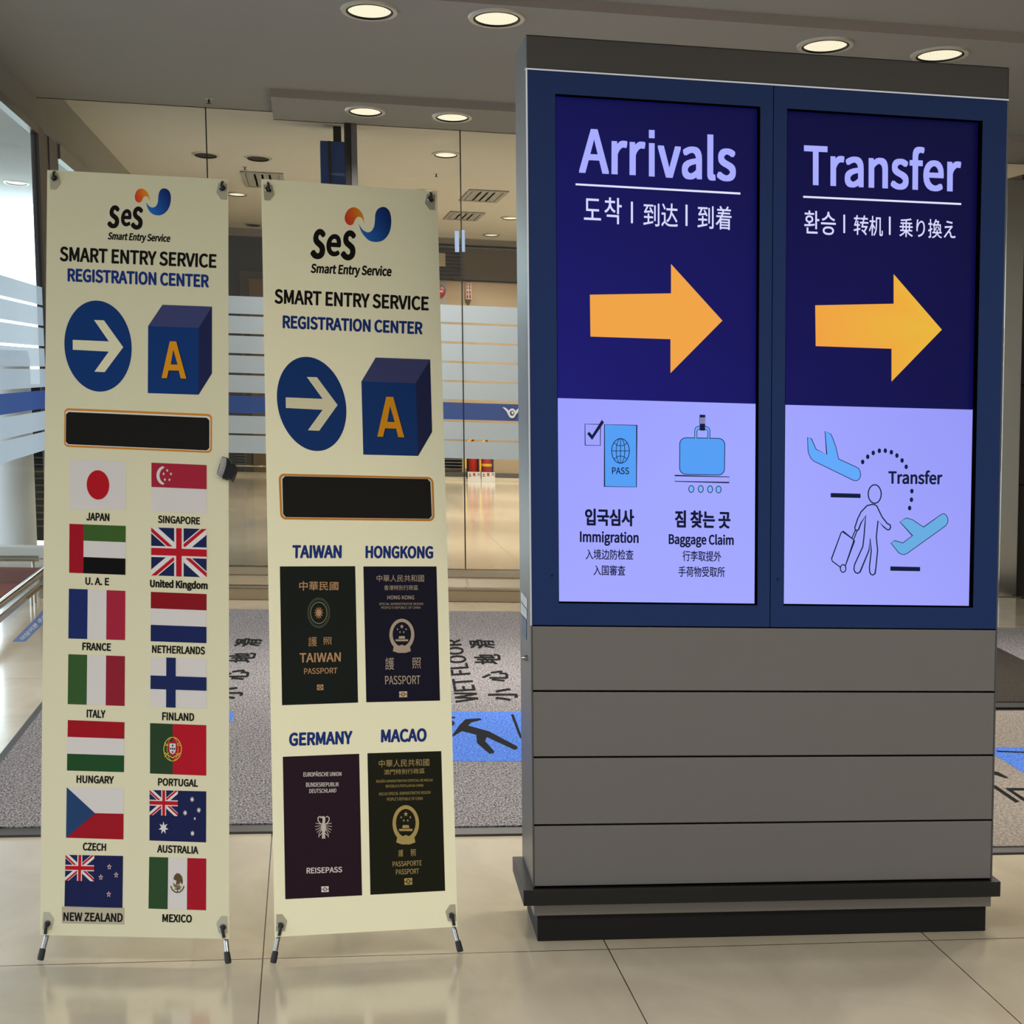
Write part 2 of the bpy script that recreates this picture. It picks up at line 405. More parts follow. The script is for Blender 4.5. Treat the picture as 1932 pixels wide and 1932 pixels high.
struct('trim_2', BB(-0.176, 8, 18.425, 18.44, CZ2, CZ1), M['fascia'])
# left glass wall: header, posts, base rail
struct('wall_left', BB(SL - 0.05, SL, 3.0, 41.3, 3.0, 3.6), M['ceil'])
struct('ceiling.005', BB(-5, SL - 0.05, 3.0, 46, 3.8, 4.0), M['outceil'])
struct('window_9', BB(-8, SL - 0.19, 45.6, 45.7, 0.2, 3.78), M['daylight'])
post = empty('trim_3', bf(SL, 20.05, 0)); post['kind'] = 'structure'
BB(SL - 0.03, SL + 0.02, 19.86, 20.25, 0, 3.0).build('post', M['postgrey'], post, bevel=0.004)
BB(SL - 0.02, SL + 0.005, 20.85, 21.55, 0, 3.0).build('post', M['postgrey'], post, bevel=0.004)
BB(SL - 0.02, SL - 0.005, 20.25, 20.85, 0, 3.0).build('post', M['postgrey'], post)
BB(SL - 0.03, SL + 0.02, 12.0, 19.86, 2.94, 3.0).build('transom', M['darkalu'], post)
BB(SL - 0.03, SL + 0.02, 21.55, 30.0, 2.90, 3.0).build('transom', M['alu'], post)

# frosted stripe layout, heights in metres: six frosted, one blue, two frosted
ZS = [(1.964, 1.862), (1.846, 1.738), (1.722, 1.612), (1.596, 1.486), (1.470, 1.318)]
STR = []
z = 1.964
def stripes(zt, zbT, zbB, zb):
    n = 5; pitch = (zt - zbT) / n; out = []
    for k in range(n): out.append((zt - k * pitch, zt - (k + 1) * pitch + pitch * 0.115))
    p2 = (zbB - zb) / 2; low = []
    for k in range(2): low.append((zbB - k * p2 - p2 * 0.10, zbB - (k + 1) * p2))
    return out + low
FR_Z = stripes(1.964, 1.307, 1.180, 0.916); BL_Z = (1.300, 1.184)
def pane(name, p0, p1, z0, z1, nrm):
    """one glass pane with its frosted bands; p0,p1 ground ends"""
    e = empty(name, p0); e['kind'] = 'structure'
    d = (p1 - p0).normalized(); nn = nrm * 0.006
    def slab(a, b, za, zb, off, th):
        o1 = nrm * off; o2 = nrm * (off + th)
        return MB().hexa([a + o1 + Z * za, b + o1 + Z * za, b + o2 + Z * za, a + o2 + Z * za, a + o1 + Z * zb, b + o1 + Z * zb, b + o2 + Z * zb, a + o2 + Z * zb])
    g = MB(); a, b = p0 + d * 0.004, p1 - d * 0.004
    g.poly([a + Z * z0, b + Z * z0, b + Z * z1, a + Z * z1]); g.build('glass', M['glass'], e)
    f = MB()
    for (zt, zb) in FR_Z: f.poly([a + nn + Z * zb, b + nn + Z * zb, b + nn + Z * zt, a + nn + Z * zt])
    f.build('frosted_film', M['film'], e)
    f2 = MB(); f2.poly([a + nn + Z * BL_Z[1], b + nn + Z * BL_Z[1], b + nn + Z * BL_Z[0], a + nn + Z * BL_Z[0]]); f2.build('blue_film', M['bluefilm'], e)
    ed = slab(p1 - d * 0.004, p1 + d * 0.004, z0, z1, -0.006, 0.012); ed.build('glass_edge', M['darkalu'], e)
    return e
nB = -B
edges = [-1.60, -0.604, 0.281]
pane('window_1', bf(-1.60, TG, 0), bf(-0.604, TG, 0), 0.10, CZ1, nB)
pane('window_2', bf(-0.604, TG, 0), bf(0.281, TG, 0), 0.10, CZ1, nB)
pane('window_3', bf(0.36, TG, 0), bf(1.037, TG, 0), 0.10, CZ2, nB)
w4 = pane('window_4', bf(1.037, TG, 0), bf(1.90, TG, 0), 0.10, CZ2, nB)
pane('window_5', bf(1.90, TG, 0), bf(2.76, TG, 0), 0.10, CZ2, nB)
pane('window_6', bf(2.76, TG, 0), bf(4.86, TG, 0), 0.10, CZ2, nB)
pane('window_7', bf(SL + 0.0, 12.2, 0), bf(SL + 0.0, 19.86, 0), 0.10, 2.94, A)
pane('window_8', bf(SL + 0.0, 21.55, 0), bf(SL + 0.0, 30.0, 0), 0.10, 2.92, A)
struct('wall_end', BB(-0.176, 8, TG + 0.0, TG + 0.05, CZ2 + 0.0, 3.6), M['ceil'])
struct('wall_end.001', BB(SL, -0.176, TG + 0.0, TG + 0.05, CZ1 + 0.0, 3.6), M['ceil'])
mull = empty('trim_4', bf(0.32, TG, 0)); mull['kind'] = 'structure'
BB(0.281, 0.318, TG - 0.05, TG + 0.05, 0.10, CZ2).build('post', M['darkalu'], mull, bevel=0.003)
BB(0.318, 0.36, TG - 0.02, TG + 0.05, 0.10, CZ2).build('post', M['alu'], mull, bevel=0.003)
sill = empty('trim_5', bf(1, 19.5, 0)); sill['kind'] = 'structure'
BB(SL, 4.5, 18.97, TG + 0.12, 0, 0.088).build('stone_base', M['sill'], sill, bevel=0.004)
BB(SL, 4.5, 18.95, 19.05, 0.082, 0.094).build('nosing', M['chrome'], sill, bevel=0.003)
BB(SL, 4.5, TG - 0.04, TG + 0.04, 0.088, 0.150).build('glass_channel', M['chrome'], sill, bevel=0.006)

# white brand mark on the blue band of the fourth pane
plG = Plane(bf(0, TG - 0.012, 0), B)
e6 = frame(820, 540, 0.2071)
mk = MB(); wc = (232, 232, 228)
shape(mk, plG, e6, [(617, 1103), (640, 1105), (665, 1122), (685, 1150), (672, 1175), (655, 1140), (635, 1118)], wc, 1)
ring(mk, plG, e6, ell(706, 1158, (36, 0), (0, 44), 24), ell(706, 1156, (20, 0), (0, 25), 24), wc, 1)
shape(mk, plG, e6, [(700, 1140), (716, 1140), (720, 1160), (706, 1168), (702, 1158)], wc, 2)
shape(mk, plG, e6, [(732, 1150), (752, 1120), (785, 1103), (800, 1103), (770, 1125), (748, 1165), (735, 1175)], wc, 1)
mk.build('swirl_emblem', M['print'], w4)

# far hall seen through the glass
TF = 41.3
plF = Plane(bf(0, TF, 0), B)
struct('wall_far', BB(1.93, 8, TF, TF + 0.2, 0, 2.80), M['wallbeige'])
struct('wall_far.001', BB(0.9, 1.93, TF, TF + 0.2, 0, 2.83), M['wallgrey'])
struct('wall_far.002', BB(-1.65, 0.9, TF, TF + 0.2, 0, 3.37), M['walldark'])
struct('wall_far.003', BB(0.9, 8, TF - 0.02, TF + 0.2, 2.81, 3.26), mat('brown_glossy_band', (104, 94, 80), 0.2, noise=0.03))
struct('trim_6', BB(SL, 8, TF - 0.3, TF + 0.2, 3.27, 3.37), mat('grey_cornice', (138, 132, 122), 0.6))
struct('trim_10', BB(0.9, 8, TF - 0.03, TF, 2.795, 2.815), M['black'])
struct('trim_11', BB(0.9, 8, TF - 0.31, TF - 0.3, 3.262, 3.285), M['black'])
struct('baseboard_far', BB(1.6, 8, TF - 0.05, TF, 0, 0.10), M['skirt'])
struct('trim_7', BB(SL, 8, TF - 0.9, TF - 0.05, 0, 0.035), M['cream'])
struct('wall_right', BB(5.0, 9, TG - 0.02, TG + 0.4, 0, 3.06), M['wood'])
struct('wall_right.001', BB(8.0, 8.2, -1, 41, 0, 3.6), M['wallgrey'])
for k, zz in enumerate((0.826, 1.555)):
    struct('trim_8' if k == 0 else 'trim_9', BB(5.0, 9, TG - 0.026, TG - 0.02, zz - 0.007, zz + 0.007), M['black'])
struct('wall_left.001', BB(SL - 0.1, SL, 30.0, 41.3, 0, 3.0), M['walldark'])

# door in the dark far wall
dr = empty('door_1', bf(-0.5, TF, 0)); dr['kind'] = 'structure'
BB(-0.86, -0.34, TF - 0.05, TF, 0, 2.80).build('frame', mat('dark_door_frame', (78, 74, 68), 0.4), dr)
BB(-0.74, -0.40, TF - 0.07, TF - 0.05, 0, 2.70).build('leaf', mat('brown_door_leaf', (120, 100, 76), 0.4, noise=0.1, scale=4), dr)
# ================================================================== KIOSK
KX, KY, KYAW, KW, KD = -1.744, 7.245, 0.294, 1.259, 0.497
ka = Vector((math.cos(KYAW), math.sin(KYAW), 0)); kb = Vector((-math.sin(KYAW), math.cos(KYAW), 0)); ko = Vector((KX, KY, 0))
def K(x, y, z): return ko + ka * x + kb * y + Z * z
def KB(x0, x1, y0, y1, z0, z1):
    return MB().hexa([K(x0, y0, z0), K(x1, y0, z0), K(x1, y1, z0), K(x0, y1, z0), K(x0, y0, z1), K(x1, y0, z1), K(x1, y1, z1), K(x0, y1, z1)])
ZT, ZFT, ZFB, ZS1, ZS2, ZS3, ZBB = 2.353, 2.268, 0.852, 0.678, 0.501, 0.318, 0.150
kiosk = tag(empty('information_kiosk', ko, KYAW), 'tall grey metal kiosk with two lit screens reading Arrivals and Transfer', 'kiosk')
body = MB()
body.hexa([K(0, 0.075, 0.147), K(KW, 0.075, 0.147), K(KW, KD, 0.147), K(0, KD, 0.147), K(0, 0.075, ZT), K(KW, 0.075, ZT), K(KW, KD, ZT), K(0, KD, ZT)])
body.build('housing', M['steel'], kiosk, bevel=0.003)
KB(0, KW, 0.0, 0.0755, ZFT + 0.002, ZT).build('top_cap', M['capsteel'], kiosk, bevel=0.003)
for sx0, sx1 in ((0.0, 0.004), (KW - 0.004, KW)):
    KB(sx0, sx1, 0.0, 0.0755, ZBB, ZFT).build('edge_trim', M['steel'], kiosk)
for za, zb in ((ZS1, ZFB), (ZS2, ZS1), (ZS3, ZS2), (ZBB, ZS3)):
    KB(0.004, KW - 0.004, 0.001, 0.074, za + 0.003, zb - 0.002).build('front_panel', M['panel'], kiosk, bevel=0.0015)
KB(-0.026, KW + 0.020, -0.022, KD + 0.022, 0.104, 0.147).build('ledge', M['ledge'], kiosk, bevel=0.0015)
KB(0.002, KW - 0.002, 0.0, KD - 0.002, 0.072, 0.104).build('lower_strip', M['strip'], kiosk, bevel=0.0015)
KB(0.0115, KW - 0.0135, 0.0125, KD - 0.012, 0, 0.072).build('plinth', M['base'], kiosk, bevel=0.002)
KB(0.0, KW, -0.002, 0.003, ZFT - 0.001, ZFT + 0.003).build('frame_bead', M['trimsteel'], kiosk)
KB(-0.001, 0.003, -0.001, 0.003, ZFB, ZFT).build('frame_bead', M['trimsteel'], kiosk)

plK = Plane(ko, kb)                # front face
RD = 0.05
plS = Plane(ko + kb * RD, kb)      # screen face, set back
def kl(px, py, pl=None):
    p = (pl or plK).at(px, py) - ko; return p.dot(ka), p.z
K1 = frame(960, 40, 500 / 1932); K2 = frame(1432, 40, 500 / 1932); K3 = frame(1000, 740, 460 / 1932); K4 = frame(1450, 740, 482 / 1932)
xs = kl(1456, 700)[0]
def door(x0, x1, hx0, hx1, hz0, hz1):
    o = tag(empty('screen_door', K(x0, 0, ZFB)), None); o.parent = None
    f = MB(); y0, y1 = 0.0, 0.024
    def bx(a, b, c, d): f.hexa([K(a, y0, c), K(b, y0, c), K(b, y1, c), K(a, y1, c), K(a, y0, d), K(b, y0, d), K(b, y1, d), K(a, y1, d)])
    bx(x0, x1, ZFB + 0.002, hz0); bx(x0, x1, hz1, ZFT - 0.002); bx(x0, hx0, hz0, hz1); bx(hx1, x1, hz0, hz1)
    bpy.data.objects.remove(o)
    d = f.build('door_frame', M['blue'], kiosk)
    s = MB(); yy = RD
    for a, b, c, e in ((hx0, hx0 + 0.0012, hz0, hz1), (hx1 - 0.0012, hx1, hz0, hz1), (hx0 + 0.0012, hx1 - 0.0012, hz0, hz0 + 0.0012), (hx0 + 0.0012, hx1 - 0.0012, hz1 - 0.0012, hz1)):
        s.hexa([K(a, 0.0004, c), K(b, 0.0004, c), K(b, 0.0735, c), K(a, 0.0735, c), K(a, 0.0004, e), K(b, 0.0004, e), K(b, 0.0735, e), K(a, 0.0735, e)])
    s.build('recess', M['recess'], d)
    return d
h1 = [kl(*q) for q in (K1(343, 530), K1(1830, 622), K3(222, 1665), K3(1806, 1697))]
h2 = [kl(*q) for q in (K2(205, 640), K2(1628, 722), K4(113, 1610), K4(1550, 1634))]
d1 = door(0.004, xs - 0.001, (h1[0][0] + h1[2][0]) / 2, (h1[1][0] + h1[3][0]) / 2, (h1[2][1] + h1[3][1]) / 2, (h1[0][1] + h1[1][1]) / 2)
d2 = door(xs + 0.001, KW - 0.004, (h2[0][0] + h2[2][0]) / 2, (h2[1][0] + h2[3][0]) / 2, (h2[2][1] + h2[3][1]) / 2, (h2[0][1] + h2[1][1]) / 2)
for px, py in ((1041.5, 1086), (1467.5, 1093)):
    c = plK.at(px, py); MB().lathe([(0.0, 0.0008), (0.0032, 0.0008), (0.0036, 0.0)], c, -kb, n=12).build('keyhole', M['black'], d1 if px < 1400 else d2)
# ---- screen contents
LAV, NAVY, INK, SKY = (160, 164, 254), (20, 20, 92), (14, 24, 58), (84, 158, 245)
def screen(quad, split, top, ci):
    mb = MB(); id_ = lambda a, b: (a, b)
    TL, TR, BR, BL = quad; SLp, SRp = split
    shape(mb, plS, id_, [TL, TR, SRp, SLp], [top[0], top[1], top[3], top[2]], 0)
    shape(mb, plS, id_, [SLp, SRp, BR, BL], [(162, 164, 255), (150, 152, 248), (158, 160, 252), (166, 172, 255)] if ci else [(156, 158, 255), (160, 166, 255), (164, 168, 255), (164, 168, 255)], 0)
    return mb
s1 = screen([K1(340, 530), K1(1836, 622), K3(1810, 1700), K3(214, 1670)], [K3(205, 46), K3(1815, 93)], [(14, 14, 78), (12, 10, 62), (26, 24, 112), (20, 18, 96)], 0)
s2 = screen([K2(198, 636), K2(1636, 722), K4(1560, 1640), K4(105, 1615)], [K4(115, 95), K4(1570, 133)], [(8, 8, 58), (8, 7, 52), (18, 16, 86), (12, 11, 70)], 1)
scr1 = s1.build('screen', M['screen'], d1); scr2 = s2.build('screen', M['screen'], d2)
TXT = (168, 172, 255); TX2 = (214, 218, 255)
t1 = MB()
text(t1, plS, K1, 'Arr', (514, 781), (996, 806), (512, 1104), (995, 1126), TXT, 0.022, 3, True)
text(t1, plS, K1, 'vals', (1086, 804), (1656, 837), (1085, 1142), (1655, 1171), TXT, 0.022, 3, True)
shape(t1, plS, K1, [(1021, 888), (1063, 890), (1063, 1133), (1021, 1131)], TXT, 3)
shape(t1, plS, K1, [(1021, 792), (1063, 794), (1063, 854), (1021, 852)], TXT, 3)
shape(t1, plS, K1, [(487, 1182), (1688, 1249), (1688, 1264), (487, 1196)], (225, 228, 255), 2)
for ch, q in (('도', ((548, 1290), (672, 1297), (548, 1447), (672, 1453))), ('착', ((697, 1282), (823, 1290), (697, 1474), (823, 1482))),
              ('到', ((982, 1325), (1098, 1331), (980, 1490), (1098, 1498))), ('达', ((1112, 1325), (1232, 1332), (1112, 1495), (1232, 1502))),
              ('到', ((1378, 1345), (1493, 1350), (1375, 1508), (1493, 1515))), ('着', ((1508, 1345), (1625, 1352), (1508, 1516), (1622, 1524)))):
    text(t1, plS, K1, ch, *q, TX2, 0.006)
for q in ([(890, 1315), (905, 1316), (905, 1473), (890, 1472)], [(1288, 1337), (1303, 1338), (1303, 1493), (1288, 1492)]): shape(t1, plS, K1, q, TX2, 2)
t1.build('heading_lettering', M['screen'], scr1) if False else t1.build('heading_lettering', M['screen'], d1)
t2 = MB()
text(t2, plS, K2, 'Transfer', (328, 876), (1475, 930), (328, 1196), (1472, 1249), TXT, 0.022, 3, True)
shape(t2, plS, K2, [(322, 1273), (1474, 1326), (1474, 1340), (322, 1287)], (225, 228, 255), 2)
for ch, q in (('환', ((330, 1378), (440, 1384), (330, 1546), (440, 1550))), ('승', ((452, 1387), (560, 1392), (452, 1556), (560, 1561))),
              ('转', ((692, 1412), (798, 1417), (690, 1557), (797, 1562))), ('机', ((805, 1418), (903, 1423), (800, 1562), (903, 1569))),
              ('乗り換え', ((1025, 1433), (1432, 1450), (1023, 1572), (1432, 1588)))):
    text(t2, plS, K2, ch, *q, TX2, 0.006)
for q in ([(615, 1410), (628, 1411), (628, 1545), (615, 1544)], [(947, 1424), (960, 1425), (960, 1558), (947, 1557)]): shape(t2, plS, K2, q, TX2, 2)
t2.build('heading_lettering', M['screen'], d2)
idf = lambda a, b: (a, b)
ar = MB(); shape(ar, plS, idf, [(1113, 556), (1266, 553.5), (1266, 498), (1363, 605), (1265, 704), (1265, 640), (1114, 635)], [(240, 164, 70)] * 7, 1); ar.build('arrow_symbol', M['screen'], d1)
ar = MB(); shape(ar, plS, idf, [(1538, 576), (1686, 573), (1686, 517), (1777, 622), (1682, 720), (1682, 658), (1539, 653)], [(240, 164, 66), (238, 168, 62), (238, 176, 58), (232, 184, 60), (236, 172, 60), (238, 168, 62), (240, 162, 66)], 1); ar.build('arrow_symbol', M['screen'], d2)
# immigration pictogram
p1 = MB()
stroke(p1, plS, K3, [(436, 252), (558, 255), (557, 422), (437, 420)], 5, INK, 1, True)
shape(p1, plS, K3, [(453, 330), (468, 312), (492, 340), (570, 218), (586, 240), (492, 378)], INK, 2)
shape(p1, plS, K3, [(590, 255), (846, 262), (843, 752), (590, 747)], SKY, 1)
stroke(p1, plS, K3, [(590, 255), (846, 262), (843, 752), (590, 747)], 6, INK, 2, True)
gc = (717, 465)
stroke(p1, plS, K3, ell(*gc, (70, 0), (0, 98), 36), 6, INK, 2, True)
stroke(p1, plS, K3, ell(*gc, (34, 0), (0, 98), 36), 5, INK, 2, True)
stroke(p1, plS, K3, [(717, 367), (717, 563)], 5, INK, 2); stroke(p1, plS, K3, [(647, 465), (787, 465)], 5, INK, 2)
stroke(p1, plS, K3, [(667, 402), (690, 420), (717, 426), (745, 420), (768, 402)], 5, INK, 2); stroke(p1, plS, K3, [(667, 530), (690, 511), (717, 504), (745, 511), (768, 530)], 5, INK, 2)
text(p1, plS, K3, 'PASS', (650, 594), (785, 596), (650, 649), (785, 651), INK, 0.02)
p1.build('passport_symbol', M['screen'], d1)
p2 = MB()
bag = rrect([(1187, 360), (1544, 367), (1541, 657), (1185, 650)], 0.14, 0.17)
shape(p2, plS, K3, bag, SKY, 1); stroke(p2, plS, K3, bag, 6, INK, 2, True)
outer = [(1305, 366), (1305, 302), (1312, 280), (1332, 270), (1398, 272), (1418, 282), (1426, 304), (1425, 370)]
inner = [(1322, 366), (1322, 312), (1328, 298), (1340, 292), (1392, 293), (1404, 300), (1409, 314), (1408, 369)]
for k in range(7): shape(p2, plS, K3, [outer[k], outer[k + 1], inner[k + 1], inner[k]], (110, 172, 250), 2)
stroke(p2, plS, K3, outer, 5, INK, 3); stroke(p2, plS, K3, inner, 5, INK, 3)
shape(p2, plS, K3, [(1344, 178), (1389, 179), (1387, 305), (1344, 303)], INK, 4)
for k in range(4): shape(p2, plS, K3, [(1350 + k * 10, 200), (1355 + k * 10, 200), (1355 + k * 10, 250), (1350 + k * 10, 250)], (180, 184, 240), 5)
stroke(p2, plS, K3, [(1147, 660), (1580, 671), (1578, 716), (1147, 706)], 6, INK, 2, True)
for x, y in ((1278, 767), (1353, 767), (1427, 769), (1494, 771)):
    shape(p2, plS, K3, ell(x, y, (20, 0), (0, 27), 20), (120, 180, 250), 1); stroke(p2, plS, K3, ell(x, y, (20, 0), (0, 27), 20), 6, INK, 2, True)
p2.build('luggage_symbol', M['screen'], d1)
t3 = MB(); DK = (12, 20, 52)
text(t3, plS, K3, '입국심사', (435, 920), (825, 928), (435, 1057), (825, 1064), DK, 0.034)
text(t3, plS, K3, 'Immigration', (395, 1098), (862, 1108), (395, 1214), (860, 1222), DK, 0.028)
text(t3, plS, K3, '入境边防检查', (440, 1242), (820, 1247), (440, 1326), (820, 1329), DK, 0.012)
text(t3, plS, K3, '入国審査', (502, 1369), (755, 1372), (502, 1451), (755, 1453), DK, 0.012)
text(t3, plS, K3, '짐 찾는 곳', (1148, 933), (1590, 943), (1148, 1073), (1588, 1082), DK, 0.034)
text(t3, plS, K3, 'Baggage Claim', (1099, 1118), (1615, 1127), (1099, 1228), (1614, 1236), DK, 0.028)
text(t3, plS, K3, '行李取提外', (1209, 1254), (1516, 1259), (1209, 1338), (1516, 1343), DK, 0.012)
text(t3, plS, K3, '手荷物受取所', (1176, 1379), (1544, 1383), (1176, 1463), (1544, 1466), DK, 0.012)
t3.build('caption_lettering', M['screen'], d1)
p3 = MB()
plane1 = [(295, 340), (325, 352), (360, 432), (440, 470), (427, 295), (472, 318), (490, 358), (510, 415), (530, 505), (655, 562), (680, 575), (694, 600), (697, 632), (688, 655), (668, 670), (645, 668), (340, 520), (322, 502), (308, 475), (298, 440)]
plane2 = [(925, 1140), (955, 1122), (1015, 1140), (1088, 1085), (993, 980), (1042, 950), (1090, 965), (1172, 1020), (1305, 925), (1325, 918), (1345, 930), (1356, 955), (1356, 985), (1340, 1010), (1050, 1218), (1030, 1227), (1010, 1227), (985, 1215)]
shape(p3, plS, K4, plane1, (98, 168, 250), 1); stroke(p3, plS, K4, plane1, 5, INK, 2, True)
shape(p3, plS, K4, plane2, (104, 172, 226), 1); stroke(p3, plS, K4, plane2, 5, INK, 2, True)
for x, y in ((712, 527), (750, 488), (792, 459), (838, 443), (883, 442), (929, 454), (971, 479), (1010, 516), (1041, 564), (1084, 748), (1081, 813), (1067, 876)):
    shape(p3, plS, K4, ell(x, y, (13, 0), (0, 18), 16), INK, 1)
text(p3, plS, K4, 'Transfer', (906, 588), (1317, 592), (906, 694), (1314, 699), INK, 0.035)
shape(p3, plS, K4, [(470, 762), (696, 768), (696, 800), (470, 795)], INK, 1); shape(p3, plS, K4, [(921, 1317), (1147, 1322), (1146, 1354), (921, 1350)], INK, 1)
p3.build('aircraft_symbol', M['screen'], d2)
p4 = MB()
stroke(p4, plS, K4, ell(803, 770, (49, 0), (0, 70), 32), 9, INK, 1, True)
man = [(783, 848), (745, 858), (700, 905), (675, 955), (652, 1025), (656, 1040), (668, 1046), (680, 1040), (700, 988), (735, 935), (729, 1000), (722, 1090), (714, 1165), (650, 1305), (646, 1340), (655, 1362), (675, 1370), (692, 1360), (760, 1195), (768, 1105), (777, 1200), (763, 1320), (765, 1360), (775, 1378), (790, 1382), (805, 1372), (812, 1325), (825, 1195), (815, 1095), (828, 972), (870, 1018), (898, 1040), (912, 1040), (923, 1025), (920, 1004), (897, 992), (860, 945), (835, 895), (820, 862), (802, 850)]
stroke(p4, plS, K4, man, 9, INK, 1, True)
case = [(562, 1053), (630, 1105), (648, 1122), (582, 1310), (560, 1330), (545, 1325), (482, 1278), (477, 1258), (550, 1060)]
stroke(p4, plS, K4, case, 8, INK, 1, True)
shape(p4, plS, K4, ell(564, 1333, (21, 0), (0, 29), 20), LAV, 2); stroke(p4, plS, K4, ell(564, 1333, (21, 0), (0, 29), 20), 8, INK, 3, True)
stroke(p4, plS, K4, [(630, 1105), (657, 1042)], 8, INK, 1); stroke(p4, plS, K4, [(645, 1113), (670, 1045)], 8, INK, 1)
p4.build('traveller_symbol', M['screen'], d2)
# ---- stickers and lock on the left side
plKS = Plane(ko - ka * 0.0008, ka)
K5 = frame(930, 1100, 200 / 1932)
st_ = MB(); shape(st_, plKS, K5, [(512, 150), (620, 290), (620, 462), (512, 322)], (214, 216, 224), 1)
for k in range(4): shape(st_, plKS, K5, [(535, 210 + k * 34), (600, 292 + k * 34), (600, 300 + k * 34), (535, 218 + k * 34)], (150, 152, 164), 2)
st_.build('white_sticker', M['print'], kiosk)
st_ = MB(); shape(st_, plKS, K5, [(508, 348), (615, 490), (615, 665), (508, 540)], (206, 210, 216), 1)
for k in range(3): shape(st_, plKS, K5, [(535, 415 + k * 34), (598, 495 + k * 34), (598, 503 + k * 34), (535, 423 + k * 34)], (160, 162, 172), 2)
st_.build('white_sticker', M['print'], kiosk)
st_ = MB(); shape(st_, plKS, K5, [(532, 590), (608, 682), (608, 1048), (534, 918)], (92, 108, 134), 1)
for k in range(7): shape(st_, plKS, K5, [(545, 700 + k * 34), (592, 762 + k * 34), (592, 770 + k * 34), (545, 708 + k * 34)], (130, 146, 170), 2)
st_.build('blue_grey_sticker', M['print'], kiosk)
lk = plKS.at(*K5(618, 1365))
lkm = MB(); lkm.tube(lk, lk - ka * 0.006, 0.008, 0.008, 16); lkm.tube(lk - ka * 0.006, lk - ka * 0.014, 0.0055, 0.0055, 14)
lkm.hexa([lk - ka * 0.016 + kb * (-0.003) - Z * 0.02, lk - ka * 0.012 + kb * (-0.003) - Z * 0.02, lk - ka * 0.012 + kb * 0.003 - Z * 0.02, lk - ka * 0.016 + kb * 0.003 - Z * 0.02,
          lk - ka * 0.016 - kb * 0.005 + Z * 0.002, lk - ka * 0.012 - kb * 0.005 + Z * 0.002, lk - ka * 0.012 + kb * 0.005 + Z * 0.002, lk - ka * 0.016 + kb * 0.005 + Z * 0.002])
lkm.build('lock_with_key', M['grommet'], kiosk)

# ================================================================== X-BANNERS
ORG, CREAM = (198, 132, 34), (216, 210, 178)
def jack(mb, pl, fr, Q, layer=1):
    R_, W_, N_ = (176, 22, 38), (214, 208, 206), (28, 36, 78)
    shape(mb, pl, fr, Q, N_, layer)
    def band(a, b, wd, col, ly):   # diagonal band clipped to the flag, in flag units
        ax, ay = a; bx_, by = b; dx, dy = bx_ - ax, by - ay; l = math.hypot(dx, dy); nx, ny = -dy / l * wd, dx / l * wd
        P = [(ax + nx, ay + ny), (bx_ + nx, by + ny), (bx_ - nx, by - ny), (ax - nx, ay - ny)]
        for ax_, lim, sg in ((0, 0, 1), (0, 1, -1), (1, 0, 1), (1, 1, -1)):
            out = []
            for k in range(len(P)):
                p, q = P[k], P[(k + 1) % len(P)]; fp, fq = (p[ax_] - lim) * sg, (q[ax_] - lim) * sg
                if fp >= 0: out.append(p)
                if fp * fq < 0:
                    t = fp / (fp - fq); out.append((p[0] + (q[0] - p[0]) * t, p[1] + (q[1] - p[1]) * t))
            P = out
        shape(mb, pl, fr, [bil(Q, *p) for p in P], col, ly)
    band((-.2, -.2), (1.2, 1.2), 0.085, W_, layer + 1); band((-.2, 1.2), (1.2, -.2), 0.085, W_, layer + 1.4)
    for (a, b) in (((-.1, -.055), (.5, .545)), ((1.1, 1.055), (.5, .455)), ((-.1, 1.145), (.5, .545)), ((1.1, -.145), (.5, .455))):
        band(a, b, 0.032, R_, layer + 2)
    shape(mb, pl, fr, sub(Q, .415, .585, 0, 1), W_, layer + 2.6); shape(mb, pl, fr, sub(Q, 0, 1, .385, .615), W_, layer + 3)
    shape(mb, pl, fr, sub(Q, .45, .55, 0, 1), R_, layer + 3.6); shape(mb, pl, fr, sub(Q, 0, 1, .425, .575), R_, layer + 4)

